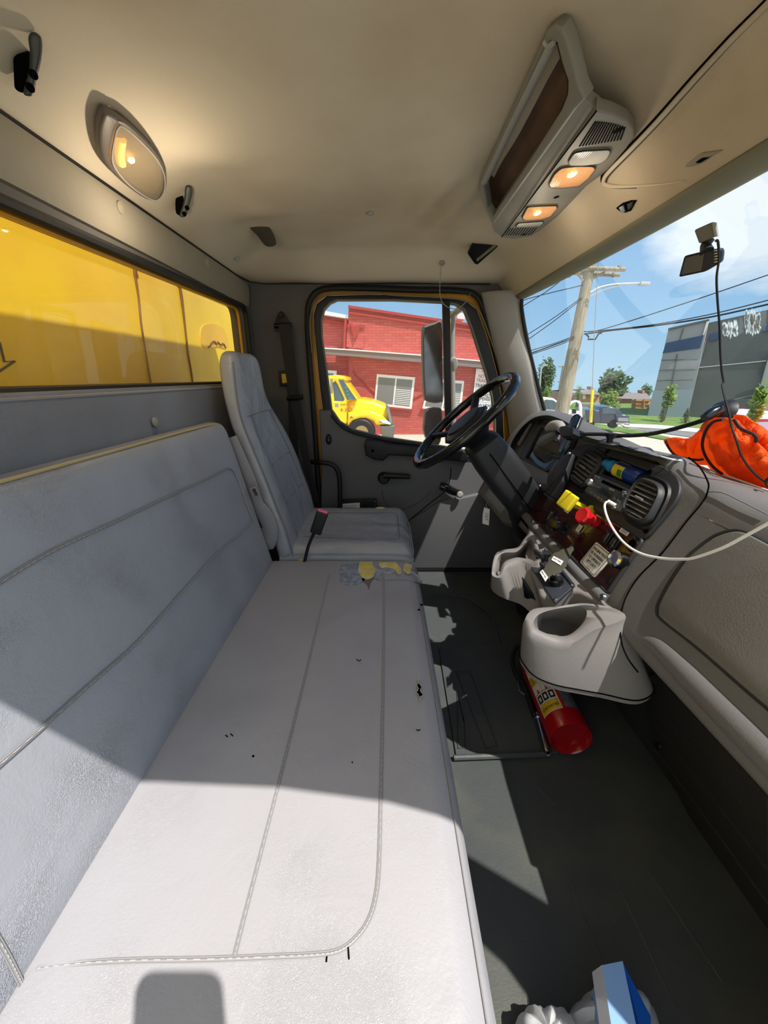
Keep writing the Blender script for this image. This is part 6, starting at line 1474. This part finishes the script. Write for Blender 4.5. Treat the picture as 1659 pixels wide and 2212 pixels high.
link('boards', plate_me(PX([(1366, 862), (1405, 864), (1399, 898), (1364, 898)], fp_), [], fp_, .08), fm_, fn)
for y in (864, 872, 880, 888): link('rail', plate_me(PX([(1366, y), (1404, y+1), (1404, y+3), (1366, y+2)], off(fp_, .08)), [], off(fp_, .08), .08), mat('fence rail', (186, 146, 100), .85) if 'fence rail' not in bpy.data.materials else bpy.data.materials['fence rail'], fn)
for x in (1371, 1391): link('post', plate_me(PX([(x, 862), (x+2.5, 862), (x+1, 898), (x-1.5, 898)], off(fp_, .16)), [], off(fp_, .16), .08), bpy.data.materials['fence rail'], fn)
# --- dark pickup
py_ = 18.0
def pk(o=0): return plane((0, py_-o, 0), (-.25, -1, 0))
pu = thing('pickup_truck', atP(1320, 922, pk()), 'dark blue pickup truck parked beyond the verge, nose to the right', 'pickup truck')
dkb = mat('dark blue paint', (54, 62, 78), .25, spec=.6, coat=.5)
def pp(name, pts, o, th, m, bev=.0, par=pu): return link(name, plate_me(PX(pts, pk(o)), [], pk(o), th, bev), m, par)
pp('bed', [(1264, 886), (1296, 886), (1298, 914), (1266, 912)], 0, 1.9, dkb, .05)
pp('cab', [(1294, 888), (1300, 880), (1320, 878), (1338, 884), (1348, 897), (1348, 916), (1296, 915)], .0, 1.9, dkb, .08)
pp('side_glass', [(1302, 882), (1319, 880), (1334, 893), (1302, 894)], .02, .03, bpy.data.materials['truck glass'])
pp('hood', [(1330, 896), (1352, 896), (1360, 900), (1361, 916), (1332, 916)], .10, 1.7, dkb, .06)
pp('grille', [(1335, 902), (1358, 903), (1358, 911), (1335, 910)], .16, .06, M['steel'])
pp('bumper', [(1331, 912), (1361, 914), (1360, 919), (1331, 917)], .2, .2, M['steel'], .02)
pp('plate', [(1342, 916), (1348, 916.5), (1348, 919), (1342, 918.5)], .24, .03, whm)
for a in (1275, 1326): link('tyre', lathe(atP(a, 916, pk(.03)), (-.2, -1, 0), [(0, 0), (.12, .0), (.17, -.02), (.18, -.2)], 20), M['rubber'], pu)
# --- white pickup with open door
wp = thing('white_pickup', atY(1122, 900, 12.5), 'white pickup with opened door just behind the dash edge', 'pickup truck')
wpl = lambda o=0: plane((0, 12.5-o, 0), (0, -1, 0)); wm = mat('white paint', (240, 240, 238), .3, coat=.3)
def wq(name, pts, o, th, m, holes=(), bev=0): return link(name, plate_me(rc(PX(pts, wpl(o)), .05), [PX(h, wpl(o)) for h in holes], wpl(o), th, bev), m, wp)
wq('cab', [(1140, 862), (1172, 857), (1196, 860), (1207, 868), (1220, 885), (1258, 889), (1262, 930), (1140, 930)], 0, 1.8, wm, bev=.05)
wq('windscreen', [(1176, 863), (1194, 864), (1204, 871), (1214, 886), (1178, 884)], .02, .03, bpy.data.materials['truck glass'])
wq('open_door', [(1218, 888), (1232, 868), (1243, 864), (1254, 866), (1258, 876), (1257, 930), (1219, 930)], .35, .08, wm, holes=[[(1224, 888), (1236, 872), (1246, 868), (1252, 872), (1253, 893), (1224, 893)]], bev=.02)
wq('mirror', [(1238, 884), (1245, 884), (1245, 894), (1238, 894)], .45, .1, M['black'])
# --- distant poles
dpn = thing('distant_pole', atY(1205, 890, 50), 'thin distant utility pole with crossarms left of the big pole', 'utility pole')
link('pole', tube([atY(1217, 790, 50), atY(1203, 872, 50)], .14, 8), woodp, dpn)
for y, w_ in ((791, 10), (824, 6)): link('crossarm', tube([atY(1217-(y-790)*.17-w_, y+1, 50), atY(1217-(y-790)*.17+w_, y, 50)], .07, 6), woodp, dpn)
sl_ = thing('street_light', atY(1165, 870, 28), 'distant grey street light in front of the dark tree', 'street light')
link('pole', tube([atY(1164, 868, 28), atY(1168, 808, 28), atY(1170, 795, 28), atY(1177, 789, 28)], .06, 6, sm=3), galv, sl_)
link('lamp_head', box(atY(1178, 789, 28), (.3, .15, .1), .03), galv, sl_)
# --- grey commercial building
gb_ = thing('grey_building', atY(1500, 925, 25), 'modern grey panelled building with a blue glass band at right', 'building')
gp = plane((15.6, 24.5, 0), (-.82, -1, 0)); 
pnl = mat('light grey panels', (150, 154, 158), .6, var=.06, vscale=.3); pnd = mat('dark grey panels', (92, 98, 98), .7, bump=.3, bscale=3, var=.5, vscale=14, var_col=(112, 116, 114), thr=(.6, .8)); bgl = mat('blue glass band', (34, 66, 104), .15, spec=.6)
def gq(name, pts, o, th, m, par=gb_, **k): return link(name, plate_me(PX(pts, off(gp, o)), [], off(gp, o), th), m, par, smooth=0, **k)
lt_ = gq('light_facade', [(1444, 711), (1531, 691), (1478, 935), (1396, 920)], 0, 6, pnl)
gq('lower_panels', [(1411, 844), (1495, 842), (1480, 928), (1398, 902)], .06, .1, mat('pale blue panels', (152, 164, 178), .6))
gq('glass_band', [(1439, 741), (1520, 724), (1512, 752), (1431, 763)], .05, .1, bgl)
gq('edge_trim', [(1527, 692), (1532, 691), (1521, 723), (1518, 724)], .1, .1, whm)
gq('roof_edge', [(1443, 709), (1532, 689), (1532, 693), (1443, 713)], .12, .2, pnd)
for l in ([(1476, 710), (1468, 735)], [(1463, 765), (1440, 890)]): link('panel_joint', tube([atP(a, b, off(gp, .05)) for a, b in l], .03, 4), pnd, gb_)
for i in range(6):
    y = 778+i*22; xa = 1428-(y-778)*.21; xb = 1507-(y-778)*.25; link('panel_joint', tube([atP(xa, y, off(gp, .03)), atP(xb, y-2, off(gp, .03))], .02, 4), pnd, gb_)
gq('dark_facade', [(1528, 698), (1700, 660), (1900, 640), (1900, 1000), (1476, 935)], -.6, 8, pnd)
gq('glass_band', [(1535, 722), (1557, 718), (1552, 733), (1532, 737)], -.5, .1, bgl); gq('glass_band', [(1652, 702), (1760, 690), (1760, 712), (1648, 716)], -.5, .1, bgl)
gq('pale_return', [(1659, 776), (1760, 700), (1760, 1000), (1618, 925)], -.2, 1.0, mat('pale grey panel', (160, 164, 160), .7))
for l in ([(1525, 735), (1495, 850)], [(1502, 795), (1655, 780)], [(1580, 865), (1640, 850)]): link('panel_joint', tube([atP(a, b, off(gp, -.55)) for a, b in l], .03, 4), pnl, gb_)
rv = thing('red_van', atY(1650, 940, 14), 'red and white vehicle partly hidden behind the vest at the right edge', 'van')
rvp = plane((0, 14, 0), (0, -1, 0)); link('body', plate_me(PX([(1626, 925), (1640, 905), (1700, 900), (1720, 960), (1630, 960)], rvp), [], rvp, 2, .05), mat('van red', (196, 70, 66), .4), rv)
link('roof', plate_me(PX([(1641, 900), (1655, 894), (1710, 892), (1710, 906), (1641, 906)], off(rvp, .05)), [], off(rvp, .05), 2, .03), wm, rv)
link('window', plate_me(PX([(1638, 912), (1700, 910), (1700, 935), (1634, 935)], off(rvp, .06)), [], off(rvp, .06), .04), mat('lilac glass', (176, 170, 200), .2), rv)
# --- flaky sticker residue on the windscreen
res = mat('sticker residue', (228, 232, 226), .8)
t = res.node_tree; b = t.nodes['Principled BSDF']; tl = t.nodes.new('ShaderNodeBsdfTranslucent'); tl.inputs[0].default_value = lin((236, 242, 245)); ms = t.nodes.new('ShaderNodeMixShader'); ms.inputs[0].default_value = .7
t.links.new(b.outputs[0], ms.inputs[1]); t.links.new(tl.outputs[0], ms.inputs[2]); t.links.new(ms.outputs[0], t.nodes['Material Output'].inputs[0])
def flakes(x0, x1, y0, y1, n, seed, lab):
    rnd = random.Random(seed); ms_ = []
    for i in range(n):
        a = rnd.uniform(x0, x1); b_ = rnd.uniform(y0, y1)
        ms_.append(((a, b_), rnd.uniform(1, 3.2), rnd.uniform(3, 11)))
    bm = bmesh.new()
    for (a, b_), w_, h in ms_:
        k = 7; vs = []
        for j in range(k):
            t = 2*math.pi*j/k; vs.append(bm.verts.new(atW(a+w_*math.cos(t)*rnd.uniform(.6, 1.1), b_+h*math.sin(t)*rnd.uniform(.6, 1.1), -.006)))
        bm.faces.new(vs)
    r = bmesh.ops.extrude_face_region(bm, geom=bm.faces[:]); bmesh.ops.translate(bm, vec=(-.0006, 0, 0), verts=[v for v in r['geom'] if isinstance(v, bmesh.types.BMVert)])
    return link('sticker_residue', bm_mesh(bm), res, label=lab, cat='residue', kind='stuff', smooth=0)
flakes(1563, 1594, 700, 724, 55, 1, 'left flaky white patch of sticker residue on the windscreen')
flakes(1610, 1642, 676, 716, 120, 2, 'right larger flaky white sticker patch on the windscreen')
